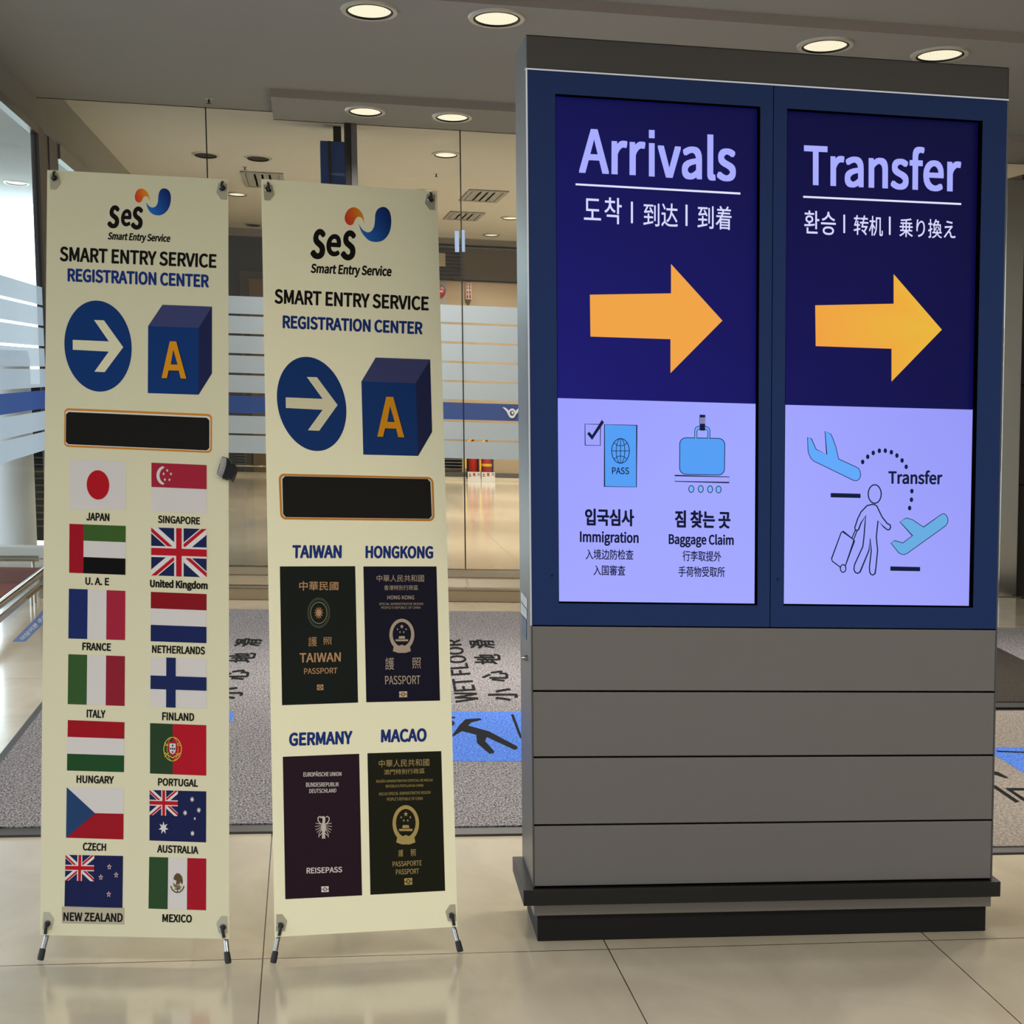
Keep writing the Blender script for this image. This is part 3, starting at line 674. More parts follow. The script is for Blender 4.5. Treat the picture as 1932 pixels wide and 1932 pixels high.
def x_banner(name, label, corners, feet, npl, P0, groms, tips, cloth):
    """sheet on a leaning X stand. corners TL,TR,BR,BL measured points on the sheet plane"""
    pl = Plane(P0, npl); TL, TR, BR, BL = [pl.at(*c) for c in corners]
    root = tag(empty(name, (BL + BR) / 2 * 1.0), label, 'banner'); root.location = Vector((((BL + BR) / 2).x, ((BL + BR) / 2).y, 0))
    sh = MB(); n = 24
    back = -pl.n * 0.0008
    idx = {}
    for i in range(n + 1):
        for j in range(2):
            v = i / n; L_ = TL.lerp(BL, v); R_ = TR.lerp(BR, v)
            for k in range(7):
                pass
    sh.hexa([BL + back, BR + back, BR, BL, TL + back, TR + back, TR, TL])
    sheet = sh.build('sheet', cloth, root)
    up = (TL - BL).normalized(); rt = (TR - TL).normalized(); bk = -pl.n
    # grommets, clear reinforcing patches and hooks
    tops = []
    for i, (gx, gy) in enumerate(groms):
        c = pl.at(gx, gy); top = i < 2
        pm = MB(); s = 0.034
        d_out = (up if top else -up); side = (-rt if i in (0, 3) else rt)
        cpt = c + pl.n * 0.0012
        tri = [cpt + d_out * 0.014 + side * 0.012, cpt + d_out * 0.014 - side * 0.010, cpt - d_out * 0.012 - side * 0.016, cpt - d_out * 0.030 - side * 0.004, cpt - d_out * 0.030 + side * 0.010]
        pm.poly(tri).poly([q - pl.n * 0.0004 for q in tri][::-1]); pt = pm.build('corner_patch', M['patch'], root)
        gm = MB(); gm.lathe([(0.0052, 0.0), (0.0056, 0.0022), (0.0078, 0.003), (0.0092, 0.0016), (0.0095, 0.0)], c + pl.n * 0.0012, pl.n, n=22)
        gm.build('grommet', M['grommet'], root, smooth=True)
        hm = MB()
        if top:
            pts = [c + pl.n * 0.006 - up * 0.004, c + pl.n * 0.009 + up * 0.004, c + pl.n * 0.008 + up * 0.014, c - pl.n * 0.004 + up * 0.022, c - pl.n * 0.015 + up * 0.016]
            hm.path(pts, 0.0032, 8); hm.lathe([(0.0, 0.010), (0.0045, 0.008), (0.0052, 0.003), (0.0046, 0.0)], c + pl.n * 0.001, pl.n, n=14)
            tops.append(pts[-1])
        else:
            f = onz(*tips[i - 2]); dirf = (f - c).normalized()
            hm.lathe([(0.0, 0.010), (0.0045, 0.008), (0.0052, 0.003), (0.0046, 0.0)], c + pl.n * 0.001, pl.n, n=14)
            hm.path([c + pl.n * 0.008, c + pl.n * 0.007 + dirf * 0.014, c + pl.n * 0.004 + dirf * 0.026], 0.004, 8)
        hm.build('hook', M['rubber'], root, smooth=True)
    # stand: hub behind the sheet, two upper arms, two front legs, one rear leg
    mid = (TL + TR + BL + BR) / 4; hub = mid - pl.n * 0.07 - up * 0.25
    for q in tops:
        a = MB(); a.tube(hub, q, 0.006, 0.004, 10); a.build('pole', M['alu'], root, smooth=True)
    for i in (2, 3):
        c = pl.at(*groms[i]); f = onz(*tips[i - 2]); hk = c + (f - c) * 0.30
        ft = f + Z * 0.010
        dirf = (ft - hub).normalized()
        lm = MB(); e = c - pl.n * 0.004; e2 = hk + (f - hk) * 0.02
        lm.tube(hub, e - pl.n * 0.012, 0.006, 0.006, 10); lm.tube(e - pl.n * 0.012, ft, 0.0062, 0.0058, 12)
        lg = lm.build('leg', M['grommet'], root, smooth=True)
        d = (ft - e).normalized(); r = MB()
        tip0 = ft - d * 0.030
        r.lathe([(0.0, -0.001), (0.0072, 0.0), (0.0082, 0.006), (0.0076, 0.027), (0.0066, 0.030), (0.0, 0.030)], ft + d * 0.004, -d, n=14)
        r.build('rubber_foot', M['rubber'], lg, smooth=True)
    fl = Vector((bk.x, bk.y, 0)).normalized(); rf = hub + fl * 0.42; rf.z = 0.012
    lm = MB(); lm.tube(hub, rf, 0.006, 0.006, 10); lg = lm.build('leg', M['alu'], root, smooth=True)
    r = MB(); r.lathe([(0.0, 0.0), (0.009, 0.0), (0.009, 0.02), (0.0, 0.024)], (rf.x, rf.y, 0), Z, n=12); r.build('rubber_foot', M['rubber'], lg)
    h = MB(); h.lathe([(0, -0.025), (0.018, -0.025), (0.022, -0.018), (0.022, 0.018), (0.018, 0.025), (0, 0.025)], hub, pl.n, n=18); h.build('hub', M['rubber'], root, smooth=True)
    return root, sheet, pl

A1 = frame(60, 300, 400 / 1932); A2 = frame(60, 700, 400 / 1932); A3 = frame(60, 1080, 400 / 1932); A4 = frame(60, 1460, 400 / 1932)
B1 = frame(480, 320, 400 / 1932); B2 = frame(480, 660, 400 / 1932); B3 = frame(500, 1020, 400 / 1932); B4 = frame(500, 1400, 400 / 1756)
rA, shA, plA = x_banner('banner_stand', 'cream stand banner printed with rows of national flags', ((89, 320.7), (430.6, 338.3), (432.7, 1771.6), (75.5, 1764.3)), None,
    (0.076, -0.941, 0.331), (-2.876, 6.777, 0), [A1(207, 180), A1(1738, 272), A4(1742, 1402), A4(143, 1368)], [(430.6, 1822), (77, 1816)], M['bannerA'])
rB, shB, plB = x_banner('banner_stand.001', 'cream stand banner printed with four dark passport covers', ((492.8, 337.6), (824.7, 361.4), (863.3, 1748.5), (518.2, 1767.9)), None,
    (0.428, -0.84, 0.333), (-2.309, 6.838, 0), [B1(125, 185), B1(1606, 272), B4(1546, 1440), B4(130, 1522)], [(868, 1800), (516, 1821)], M['bannerB'])

BLK = (24, 22, 22); BLU = (26, 50, 118)
def logo(root, pl, fr, orange, blue, S, cap, gx):
    m = MB()
    def smooth(P, n=5):   # rounds the outline, keeping the pointed tail at the first point
        out = []; N = len(P)
        for i in range(N):
            p1, p2 = P[i], P[(i + 1) % N]; p0 = P[i - 1] if i > 0 else p1; p3 = P[(i + 2) % N] if i < N - 1 else p2
            for k in range(n):
                t = k / n
                out.append(tuple(0.5 * (2 * p1[a] + (p2[a] - p0[a]) * t + (2 * p0[a] - 5 * p1[a] + 4 * p2[a] - p3[a]) * t * t + (3 * p1[a] - p0[a] - 3 * p2[a] + p3[a]) * t ** 3) for a in (0, 1)))
        return out
    orange, blue = smooth(orange), smooth(blue)
    def grad(pts, c0, c1, ax):
        lo = min(p[0] * ax[0] + p[1] * ax[1] for p in pts); hi = max(p[0] * ax[0] + p[1] * ax[1] for p in pts)
        return [tuple(c0[k] + (c1[k] - c0[k]) * ((p[0] * ax[0] + p[1] * ax[1] - lo) / (hi - lo)) for k in range(3)) for p in pts]
    shape(m, pl, fr, orange, grad(orange, (206, 50, 44), (226, 140, 30), (1, -0.3)), 1)
    shape(m, pl, fr, blue, grad(blue, (40, 104, 186), (20, 40, 100), (1, -0.5)), 1)
    for ch, q in zip('SeS', S): text(m, pl, fr, ch, *q, BLK, 0.050, 1)
    text(m, pl, fr, 'Smart Entry Service', *cap, BLK, 0.035, 1)
    return m.build('printed_logo', M['print'], root)
logo(rA, plA, A1, [(1075, 385), (1065, 330), (1040, 290), (1000, 270), (960, 285), (940, 330), (942, 365), (955, 388), (980, 397), (1003, 380), (1015, 352), (1040, 338), (1062, 355)],
     [(1040, 395), (1055, 445), (1085, 490), (1130, 512), (1180, 510), (1225, 480), (1255, 430), (1267, 370), (1262, 315), (1240, 280), (1210, 268), (1180, 275), (1160, 305), (1152, 350), (1148, 395), (1130, 430), (1100, 442), (1070, 430)],
     [((712, 418), (806, 424), (682, 628), (792, 636)), ((820, 455), (914, 458), (806, 612), (900, 616)), ((924, 428), (1020, 436), (896, 640), (1006, 648))],
     ((702, 664), (1268, 688), (686, 752), (1256, 776)), None)
logo(rB, plB, B1, [(1002, 500), (995, 440), (975, 390), (940, 355), (900, 343), (855, 365), (828, 410), (824, 455), (840, 490), (870, 507), (900, 495), (915, 460), (940, 432), (970, 435), (990, 460)],
     [(948, 488), (970, 555), (1005, 610), (1050, 648), (1110, 660), (1170, 645), (1215, 600), (1240, 540), (1247, 460), (1235, 390), (1205, 350), (1165, 340), (1125, 360), (1103, 400), (1098, 460), (1092, 510), (1070, 555), (1035, 572), (995, 555), (965, 520)],
     [((542, 534), (656, 545), (502, 812), (640, 822)), ((664, 583), (797, 590), (648, 785), (780, 796)), ((812, 548), (933, 556), (780, 822), (916, 834))],
     ((522, 853), (1254, 880), (508, 965), (1246, 998)), None)
def heading(root, pl, fr, q1, q2):
    m = MB(); text(m, pl, fr, 'SMART ENTRY SERVICE', *q1, BLK, 0.040, 1); m.build('printed_heading', M['print'], root)
    m = MB(); text(m, pl, fr, 'REGISTRATION CENTER', *q2, BLU, 0.047, 1); m.build('printed_heading', M['print'], root)
heading(rA, plA, A1, ((256, 795), (1685, 866), (254, 932), (1682, 996)), ((326, 994), (1614, 1052), (325, 1117), (1614, 1174)))
heading(rB, plB, B1, ((184, 1086), (1590, 1156), (183, 1222), (1588, 1287)), ((258, 1326), (1534, 1386), (257, 1447), (1532, 1504)))
def symbols(root, pl, fr, c, a, b, arrow, cube, Abox):
    m = MB(); shape(m, pl, fr, ell(*c, a, b, 64), (20, 54, 112), 1); shape(m, pl, fr, arrow, CREAM, 2); m.build('arrow_disc', M['print'], root)
    m = MB(); tp, frn, sd = cube
    shape(m, pl, fr, tp, (62, 66, 108), 1); shape(m, pl, fr, frn, (20, 54, 112), 1); shape(m, pl, fr, sd, (34, 38, 76), 1)
    Aout = [(.33, 0), (.59, .005), (1, 1), (.775, .995), (.70, .785), (.285, .777), (.212, .987), (0, .982)]; Ahole = [(.47, .222), (.645, .625), (.367, .617)]
    g = lambda P, dx=0, dy=0: [(Abox[0] + (Abox[2] - Abox[0]) * u + dx, Abox[1] + (Abox[3] - Abox[1]) * v + dy) for u, v in P]
    shape(m, pl, fr, g(Aout, 7, 5), (10, 24, 56), 2); shape(m, pl, fr, g(Aout), (212, 142, 26), 3); shape(m, pl, fr, g(Ahole), (20, 54, 112), 4)
    m.build('letter_cube', M['print'], root)
symbols(rA, plA, A1, (603.5, 1705), (307, 15), (7, 415), [(567, 1467), (657, 1470), (833, 1715), (664, 1942), (570, 1938), (702, 1755), (373, 1738), (373, 1648), (702, 1662)],
    ([(1060, 1522), (1190, 1328), (1642, 1345), (1520, 1540)], [(1060, 1522), (1520, 1540), (1520, 2148), (1057, 2133)], [(1520, 1540), (1642, 1345), (1642, 1954), (1520, 2148)]), (1183, 1661, 1408, 2002))
symbols(rB, plB, B2, (521.5, 493), (316, 38), (24, 428), [(477, 247), (570, 250), (758, 503), (590, 738), (487, 733), (622, 547), (287, 530), (285, 433), (622, 447)],
    ([(975, 288), (1105, 70), (1602, 88), (1470, 305)], [(975, 288), (1470, 305), (1493, 967), (992, 955)], [(1470, 305), (1602, 88), (1620, 748), (1493, 967)]), (1120, 428, 1366, 798))
def blank(root, pl, fr, Q, Qw, Qb, r):
    m = MB()
    shape(m, pl, fr, rrect(Q, r, r * 3.6), (196, 128, 40), 1)
    shape(m, pl, fr, rrect(Qw, r * .8, r * 3), (214, 208, 200), 2)
    shape(m, pl, fr, rrect(Qb, 0.018, 0.075, chamfer=True), (26, 25, 23), 3)
    m.build('blank_bar', M['print'], root)
blank(rA, plA, A2, [(297, 338), (1642, 393), (1641, 748), (294, 690)], [(308, 357), (1628, 412), (1627, 730), (306, 674)], [(312, 372), (1618, 427), (1618, 724), (309, 666)], 0.030)
blank(rB, plB, B2, [(220, 1128), (1630, 1160), (1643, 1562), (237, 1546)], [(240, 1146), (1614, 1176), (1626, 1543), (254, 1528)], [(254, 1150), (1602, 1178), (1618, 1540), (262, 1524)], 0.035)

FW = (206, 200, 198); FR_, FG, FN = (152, 24, 36), (52, 84, 42), (30, 40, 92)
def flag(name_, fr, Q, draw, cap, capq, capfr=None):
    m = MB(); draw(m, fr, Q)
    f = m.build('flag', M['print'], rA); f['label'] = 'printed flag captioned ' + name_
    c = MB(); text(c, plA, capfr or fr, cap, *capq, BLK, 0.044, 2); c.build('caption', M['print'], f)
def hband(cols, vert=False):
    def d(m, fr, Q):
        for k, c in enumerate(cols):
            shape(m, plA, fr, sub(Q, k / 3, (k + 1) / 3, 0, 1) if vert else sub(Q, 0, 1, k / 3, (k + 1) / 3), c, 1)
    return d
def japan(m, fr, Q): shape(m, plA, fr, Q, FW, 1); shape(m, plA, fr, ell(603, 1038, (103, 4), (0, 134)), (172, 22, 34), 2)
flag('Japan', A2, [(345, 802), (860, 827), (857, 1268), (343, 1258)], japan, 'JAPAN', ((498, 1289), (708, 1297), (496, 1363), (707, 1370)))
def sing(m, fr, Q):
    shape(m, plA, fr, Q, FW, 1); shape(m, plA, fr, sub(Q, 0, 1, 0, .497), (156, 36, 56), 2)
    o = ell(1207, 952, (71, 0), (0, 86), 24, math.pi * .55, math.pi * 1.45, False); i = ell(1232, 952, (68, 0), (0, 76), 24, math.pi * .6, math.pi * 1.4, False)
    for k in range(24): shape(m, plA, fr, [o[k], o[k + 1], i[k + 1], i[k]], FW, 3)
    for x, y in ((1234, 906), (1201, 937), (1268, 938), (1213, 990), (1254, 991)): shape(m, plA, fr, star(x, y, 13, 17), FW, 3)
flag('Singapore', A2, [(1090, 835), (1593, 857), (1593, 1300), (1090, 1280)], sing, 'SINGAPORE', ((1150, 1314), (1534, 1332), (1149, 1385), (1533, 1401)))
def uae(m, fr, Q):
    for k, c in enumerate(((58, 90, 40), FW, (14, 13, 13))): shape(m, plA, fr, sub(Q, .253, 1, k / 3, (k + 1) / 3), c, 1)
    shape(m, plA, fr, sub(Q, 0, .253, 0, 1), (152, 20, 36), 1)
flag('U. A. E', A2, [(343, 1392), (856, 1412), (853, 1858), (340, 1838)], uae, 'U. A. E', ((488, 43), (705, 50), (487, 113), (704, 120)), A3)
flag('United Kingdom', A2, [(1088, 1425), (1593, 1440), (1593, 1880), (1088, 1862)], lambda m, fr, Q: jack(m, plA, fr, Q), 'United Kingdom', ((1077, 60), (1603, 80), (1076, 155), (1602, 175)), A3)
flag('France', A3, [(338, 148), (853, 168), (850, 617), (333, 602)], hband([(28, 42, 96), FW, (156, 36, 58)], True), 'FRANCE', ((461, 637), (721, 645), (459, 710), (721, 717)))
flag('Netherlands', A3, [(1085, 177), (1593, 197), (1592, 645), (1083, 627)], hband([(130, 20, 30), FW, (26, 36, 84)]), 'NETHERLANDS', ((1096, 661), (1579, 677), (1094, 734), (1578, 750)))
flag('Italy', A3, [(333, 745), (849, 763), (846, 1217), (327, 1200)], hband([FG, FW, (136, 32, 46)], True), 'ITALY', ((500, 1249), (671, 1256), (499, 1322), (669, 1328)))
def fin(m, fr, Q):
    shape(m, plA, fr, Q, FW, 1); shape(m, plA, fr, sub(Q, .28, .45, 0, 1), (28, 38, 84), 2); shape(m, plA, fr, sub(Q, 0, 1, .37, .64), (28, 38, 84), 3)
flag('Finland', A3, [(1083, 770), (1592, 788), (1592, 1242), (1080, 1225)], fin, 'FINLAND', ((1188, 1273), (1480, 1283), (1187, 1347), (1480, 1355)))
flag('Hungary', A3, [(328, 1345), (845, 1365), (840, 1820), (320, 1805)], hband([(150, 20, 32), FW, (34, 72, 38)]), 'HUNGARY', ((408, 11), (749, 20), (406, 84), (746, 92)), A4)
def port(m, fr, Q):
    shape(m, plA, fr, sub(Q, 0, .405, 0, 1), (40, 62, 38), 1); shape(m, plA, fr, sub(Q, .405, 1, 0, 1), (170, 20, 38), 1)
    ye = (206, 182, 70)
    stroke(m, plA, fr, ell(1283, 1610, (80, 0), (0, 108), 36), 7, ye, 2, True); stroke(m, plA, fr, ell(1283, 1610, (50, 0), (0, 108), 36), 4, ye, 2, True)
    stroke(m, plA, fr, [(1205, 1580), (1283, 1560), (1362, 1580)], 6, ye, 2); stroke(m, plA, fr, [(1205, 1640), (1283, 1690), (1362, 1640)], 8, ye, 2)
    stroke(m, plA, fr, [(1210, 1550), (1350, 1680)], 6, ye, 2); stroke(m, plA, fr, [(1210, 1680), (1350, 1545)], 6, ye, 2)
    shape(m, plA, fr, [(1243, 1542), (1323, 1544), (1323, 1630), (1308, 1660), (1283, 1674), (1258, 1660), (1243, 1630)], (170, 30, 40), 3)
    shape(m, plA, fr, [(1255, 1558), (1311, 1560), (1311, 1625), (1300, 1648), (1283, 1657), (1266, 1648), (1255, 1625)], FW, 4)
    for x, y in ((1283, 1578), (1266, 1607), (1283, 1607), (1300, 1608), (1283, 1637)): shape(m, plA, fr, [(x - 6, y - 9), (x + 6, y - 9), (x + 6, y + 6), (x, y + 10), (x - 6, y + 6)], (34, 44, 84), 5)
flag('Portugal', A3, [(1078, 1373), (1590, 1392), (1590, 1852), (1077, 1832)], port, 'PORTUGAL', ((1150, 37), (1517, 50), (1149, 108), (1513, 120)), A4)
def cz(m, fr, Q):
    shape(m, plA, fr, sub(Q, 0, 1, 0, .5), FW, 1); shape(m, plA, fr, sub(Q, 0, 1, .5, 1), (150, 20, 34), 1)
    shape(m, plA, fr, [Q[0], (578, 361), Q[3]], (36, 62, 104), 2)
flag('Czech', A4, [(318, 122), (838, 130), (835, 598), (312, 582)], cz, 'CZECH', ((466, 625), (678, 634), (464, 699), (676, 704)))
def aus(m, fr, Q):
    shape(m, plA, fr, Q, (26, 32, 74), 1); jack(m, plA, fr, sub(Q, 0, .5, 0, .5), 2)
    shape(m, plA, fr, star(1200, 493, 46, 60, 7, .45), FW, 2)
    for x, y in ((1461, 233), (1397, 356), (1522, 331), (1464, 543)): shape(m, plA, fr, star(x, y, 22, 28, 7, .45), FW, 2)
    shape(m, plA, fr, star(1485, 408, 13, 17), FW, 2)
flag('Australia', A4, [(1073, 147), (1590, 160), (1588, 625), (1072, 607)], aus, 'AUSTRALIA', ((1143, 645), (1517, 660), (1141, 718), (1518, 731)))
st_ = MB(); shape(st_, plA, A4, [(278, 1215), (841, 1222), (839, 1370), (279, 1357)], (176, 168, 146), 1)
ring(st_, plA, A4, [(276, 1213), (843, 1220), (841, 1372), (277, 1359)], [(280, 1217), (839, 1224), (837, 1368), (281, 1355)], (138, 128, 104), 1)
st_.build('caption_sticker', M['print'], rA)
def nz_(m, fr, Q):
    shape(m, plA, fr, Q, (26, 32, 74), 1); jack(m, plA, fr, sub(Q, 0, .5, 0, .5), 2)
    for x, y in ((706, 848), (769, 922), (629, 943), (701, 1098)): shape(m, plA, fr, star(x, y, 23, 30), FW, 2); shape(m, plA, fr, star(x, y + 1, 14, 18), (160, 30, 44), 3)
flag('New Zealand', A4, [(307, 738), (832, 748), (826, 1222), (297, 1208)], nz_, 'NEW ZEALAND', ((288, 1261), (830, 1270), (286, 1340), (828, 1352)))
def mex(m, fr, Q):
    hband([(44, 72, 42), FW, (158, 22, 40)], True)(m, fr, Q); br = (92, 74, 48)
    shape(m, plA, fr, [(1300, 925), (1322, 905), (1345, 908), (1368, 935), (1377, 975), (1372, 1012), (1352, 985), (1345, 1010), (1325, 1005), (1310, 1025), (1318, 975), (1290, 960)], br, 2)
    shape(m, plA, fr, [(1285, 990), (1310, 1010), (1350, 1015), (1365, 1040), (1330, 1048), (1295, 1030)], (120, 104, 70), 2)
    stroke(m, plA, fr, ell(1327, 1010, (60, 0), (0, 70), 20, math.pi * .05, math.pi * .95, False), 12, (98, 84, 52), 2)
    stroke(m, plA, fr, [(1300, 1050), (1355, 1050)], 9, br, 3); stroke(m, plA, fr, [(1327, 1040), (1327, 1085)], 9, br, 3)
flag('Mexico', A4, [(1070, 757), (1590, 772), (1588, 1243), (1063, 1228)], mex, 'MEXICO', ((1190, 1276), (1460, 1284), (1188, 1352), (1458, 1357)))

# passports printed on the second banner
def emblem(m, pl, fr, cx, cy, rx, ry, col, L=3):
    ring(m, pl, fr, ell(cx, cy - ry * .05, (rx, 0), (0, ry * .92), 40), ell(cx, cy - ry * .08, (rx * .74, 0), (0, ry * .70), 40), col, L)
    shape(m, pl, fr, star(cx, cy - ry * .52, rx * .18, ry * .14), col, L)
    for dx, dy in ((-.34, -.36), (.34, -.36), (-.15, -.2), (.15, -.2)): shape(m, pl, fr, star(cx + rx * dx, cy + ry * dy, rx * .09, ry * .075), col, L)
    shape(m, pl, fr, [(cx - rx * .22, cy + ry * .03), (cx + rx * .22, cy + ry * .03), (cx + rx * .27, cy + ry * .18), (cx - rx * .27, cy + ry * .18)], col, L)
    shape(m, pl, fr, [(cx - rx * .52, cy + ry * .22), (cx + rx * .52, cy + ry * .22), (cx + rx * .48, cy + ry * .33), (cx - rx * .48, cy + ry * .33)], col, L)
    shape(m, pl, fr, [(cx - rx * .62, cy + ry * .55), (cx - rx * .3, cy + ry * .62), (cx, cy + ry * .52), (cx + rx * .3, cy + ry * .62), (cx + rx * .62, cy + ry * .55), (cx + rx * .72, cy + ry * .9), (cx + rx * .3, cy + ry * 1.0), (cx - rx * .3, cy + ry * 1.0), (cx - rx * .72, cy + ry * .9)], col, L + 1)
def chip(m, pl, fr, Q, col, bgc):
    shape(m, pl, fr, Q, col, 3); shape(m, pl, fr, sub(Q, 0, 1, .45, .55), bgc, 4)
    c = bil(Q, .5, .5); w_ = abs(Q[1][0] - Q[0][0]); h_ = abs(Q[3][1] - Q[0][1])
    shape(m, pl, fr, ell(*c, (w_ * .24, 0), (0, h_ * .34), 20), bgc, 5); shape(m, pl, fr, ell(*c, (w_ * .15, 0), (0, h_ * .22), 20), col, 6)
def passport(label, fr, Q, bgc, draw, cap, capfr, capq):
    m = MB(); shape(m, plB, fr, Q, bgc, 1); draw(m, fr)
    o = m.build('passport_picture', M['print'], rB); o['label'] = label
    c = MB(); text(c, plB, capfr, cap, *capq, BLU, 0.052, 1); c.build('caption', M['print'], o)
GO, SI, GE, MA = (176, 136, 98), (168, 152, 134), (206, 196, 196), (166, 144, 88)
def tw(m, fr):
    text(m, plB, fr, '中華民國', (312, 368), (670, 374), (312, 457), (668, 452), GO, 0.012)
    c = (490, 658); ring(m, plB, fr, ell(*c, (103, 0), (0, 138), 40), ell(*c, (97, 0), (0, 130), 40), (78, 84, 66), 3); ring(m, plB, fr, ell(*c, (92, 0), (0, 124), 40), ell(*c, (87, 0), (0, 117), 40), (74, 80, 62), 3)
    ring(m, plB, fr, ell(*c, (77, 0), (0, 100), 40), ell(*c, (72, 0), (0, 94), 40), (150, 138, 104), 3)
    shape(m, plB, fr, ell(*c, (24, 0), (0, 32), 24), GO, 3)
    for k in range(12):
        a = k * math.pi / 6; ca, sa = math.cos(a), math.sin(a)
        shape(m, plB, fr, [(c[0] + 28 * math.cos(a - .2), c[1] + 37 * math.sin(a - .2)), (c[0] + 42 * ca, c[1] + 58 * sa), (c[0] + 28 * math.cos(a + .2), c[1] + 37 * math.sin(a + .2))], GO, 3)
    text(m, plB, fr, '護', (395, 875), (475, 877), (395, 965), (475, 962), GO); text(m, plB, fr, '照', (530, 880), (610, 880), (530, 950), (608, 948), GO)
    text(m, plB, fr, 'TAIWAN', (315, 1025), (692, 1018), (316, 1112), (690, 1102), GO, 0.03); text(m, plB, fr, 'PASSPORT', (355, 1163), (660, 1157), (357, 1217), (658, 1210), GO, 0.02)
    chip(m, plB, fr, [(473, 1312), (532, 1311), (533, 1362), (473, 1363)], GO, (20, 28, 22))
passport('printed green passport cover captioned TAIWAN', B3, [(135, 235), (822, 233), (848, 1476), (155, 1500)], (19, 26, 22), tw, 'TAIWAN', B3, ((250, 41), (700, 41), (248, 160), (698, 160)))
def hk(m, fr):
    text(m, plB, fr, '中華人民共和國', (1017, 313), (1449, 311), (1017, 374), (1449, 376), SI); text(m, plB, fr, '香港特別行政區', (1085, 407), (1395, 405), (1085, 452), (1395, 451), SI)
    text(m, plB, fr, 'HONG KONG', (1115, 500), (1360, 500), (1115, 535), (1360, 536), SI, 0.02)
    text(m, plB, fr, 'SPECIAL ADMINISTRATIVE REGION', (1040, 566), (1440, 565), (1040, 588), (1440, 587), SI); text(m, plB, fr, "PEOPLE'S REPUBLIC OF CHINA", (1060, 599), (1418, 598), (1060, 622), (1418, 621), SI)
    emblem(m, plB, fr, 1247, 865, 114, 158, SI)
    text(m, plB, fr, '護', (1095, 1065), (1178, 1065), (1096, 1178), (1178, 1176), SI); text(m, plB, fr, '照', (1340, 1068), (1422, 1066), (1342, 1166), (1422, 1165), SI)
    text(m, plB, fr, 'PASSPORT', (1093, 1232), (1415, 1228), (1096, 1312), (1416, 1308), SI, 0.01)
    chip(m, plB, fr, [(1222, 1375), (1295, 1373), (1296, 1427), (1223, 1428)], (200, 176, 140), (16, 15, 32))
passport('printed navy passport cover captioned HONGKONG', B3, [(896, 235), (1563, 235), (1595, 1458), (923, 1473)], (18, 17, 36), hk, 'HONGKONG', B3, ((916, 45), (1534, 49), (915, 162), (1532, 165)))
def de(m, fr):
    text(m, plB, fr, 'EUROPÄISCHE UNION', (318, 243), (633, 240), (318, 288), (633, 281), GE, 0.02); text(m, plB, fr, 'BUNDESREPUBLIK', (340, 335), (613, 333), (340, 373), (612, 367), GE, 0.02)
    text(m, plB, fr, 'DEUTSCHLAND', (367, 388), (592, 385), (366, 424), (590, 418), GE, 0.02)
    g = (196, 186, 180)
    shape(m, plB, fr, [(478, 640), (470, 628), (452, 632), (468, 618), (484, 612), (498, 622), (500, 645), (496, 668), (506, 700), (500, 740), (490, 752), (480, 752), (470, 740), (464, 700), (474, 668)], g, 3)
    for sg in (-1, 1):
        stroke(m, plB, fr, [(485 + sg * 10, 682), (485 + sg * 30, 672), (485 + sg * 46, 650), (485 + sg * 46, 626), (485 + sg * 30, 616), (485 + sg * 20, 622)], 8, g, 3)
        for k, (ex, ey) in enumerate(((66, 672), (70, 700), (66, 728), (56, 750), (42, 768))): stroke(m, plB, fr, [(485 + sg * 16, 682 + k * 10), (485 + sg * ex, ey)], 5, g, 3)
        stroke(m, plB, fr, [(485 + sg * 8, 748), (485 + sg * 24, 768), (485 + sg * 38, 774), (485 + sg * 40, 790)], 6, g, 3)
    for dx in (-12, -4, 4, 12): stroke(m, plB, fr, [(485 + dx * .5, 750), (485 + dx, 800)], 6, g, 3)
    text(m, plB, fr, 'REISEPASS', (344, 1041), (639, 1032), (344, 1091), (639, 1079), GE, 0.035)
    chip(m, plB, fr, [(466, 1196), (527, 1194), (528, 1242), (467, 1244)], (214, 206, 206), (36, 18, 30))
passport('printed dark purple passport cover captioned GERMANY', B4, [(147, 122), (780, 97), (804, 1270), (168, 1302)], (38, 20, 32), de, 'GERMANY', B3, ((220, 1750), (798, 1731), (218, 1874), (796, 1855)))
def mo(m, fr):
    text(m, plB, fr, '中華人民共和國', (943, 148), (1360, 138), (943, 210), (1360, 197), MA); text(m, plB, fr, '澳門特別行政區', (985, 228), (1322, 217), (985, 272), (1322, 260), MA)
    text(m, plB, fr, 'REGIÃO ADMINISTRATIVA ESPECIAL DE MACAU', (922, 310), (1388, 298), (922, 337), (1388, 325), MA); text(m, plB, fr, 'REPÚBLICA POPULAR DA CHINA', (1000, 348), (1313, 342), (1000, 378), (1313, 369), MA)
    text(m, plB, fr, 'MACAO SPECIAL ADMINISTRATIVE REGION', (945, 418), (1370, 405), (945, 443), (1370, 429), MA); text(m, plB, fr, "PEOPLE'S REPUBLIC OF CHINA", (1010, 461), (1308, 453), (1010, 487), (1308, 479), MA)
    emblem(m, plB, fr, 1166, 683, 110, 165, MA)
    text(m, plB, fr, '護', (1105, 892), (1145, 891), (1105, 950), (1145, 948), MA); text(m, plB, fr, '照', (1205, 889), (1250, 888), (1207, 946), (1250, 944), MA)
    text(m, plB, fr, 'PASSAPORTE', (1057, 990), (1298, 979), (1058, 1033), (1298, 1022), MA, 0.008); text(m, plB, fr, 'PASSPORT', (1085, 1054), (1275, 1047), (1085, 1099), (1275, 1090), MA, 0.008)
    chip(m, plB, fr, [(1153, 1130), (1219, 1125), (1220, 1180), (1155, 1185)], MA, (22, 24, 12))
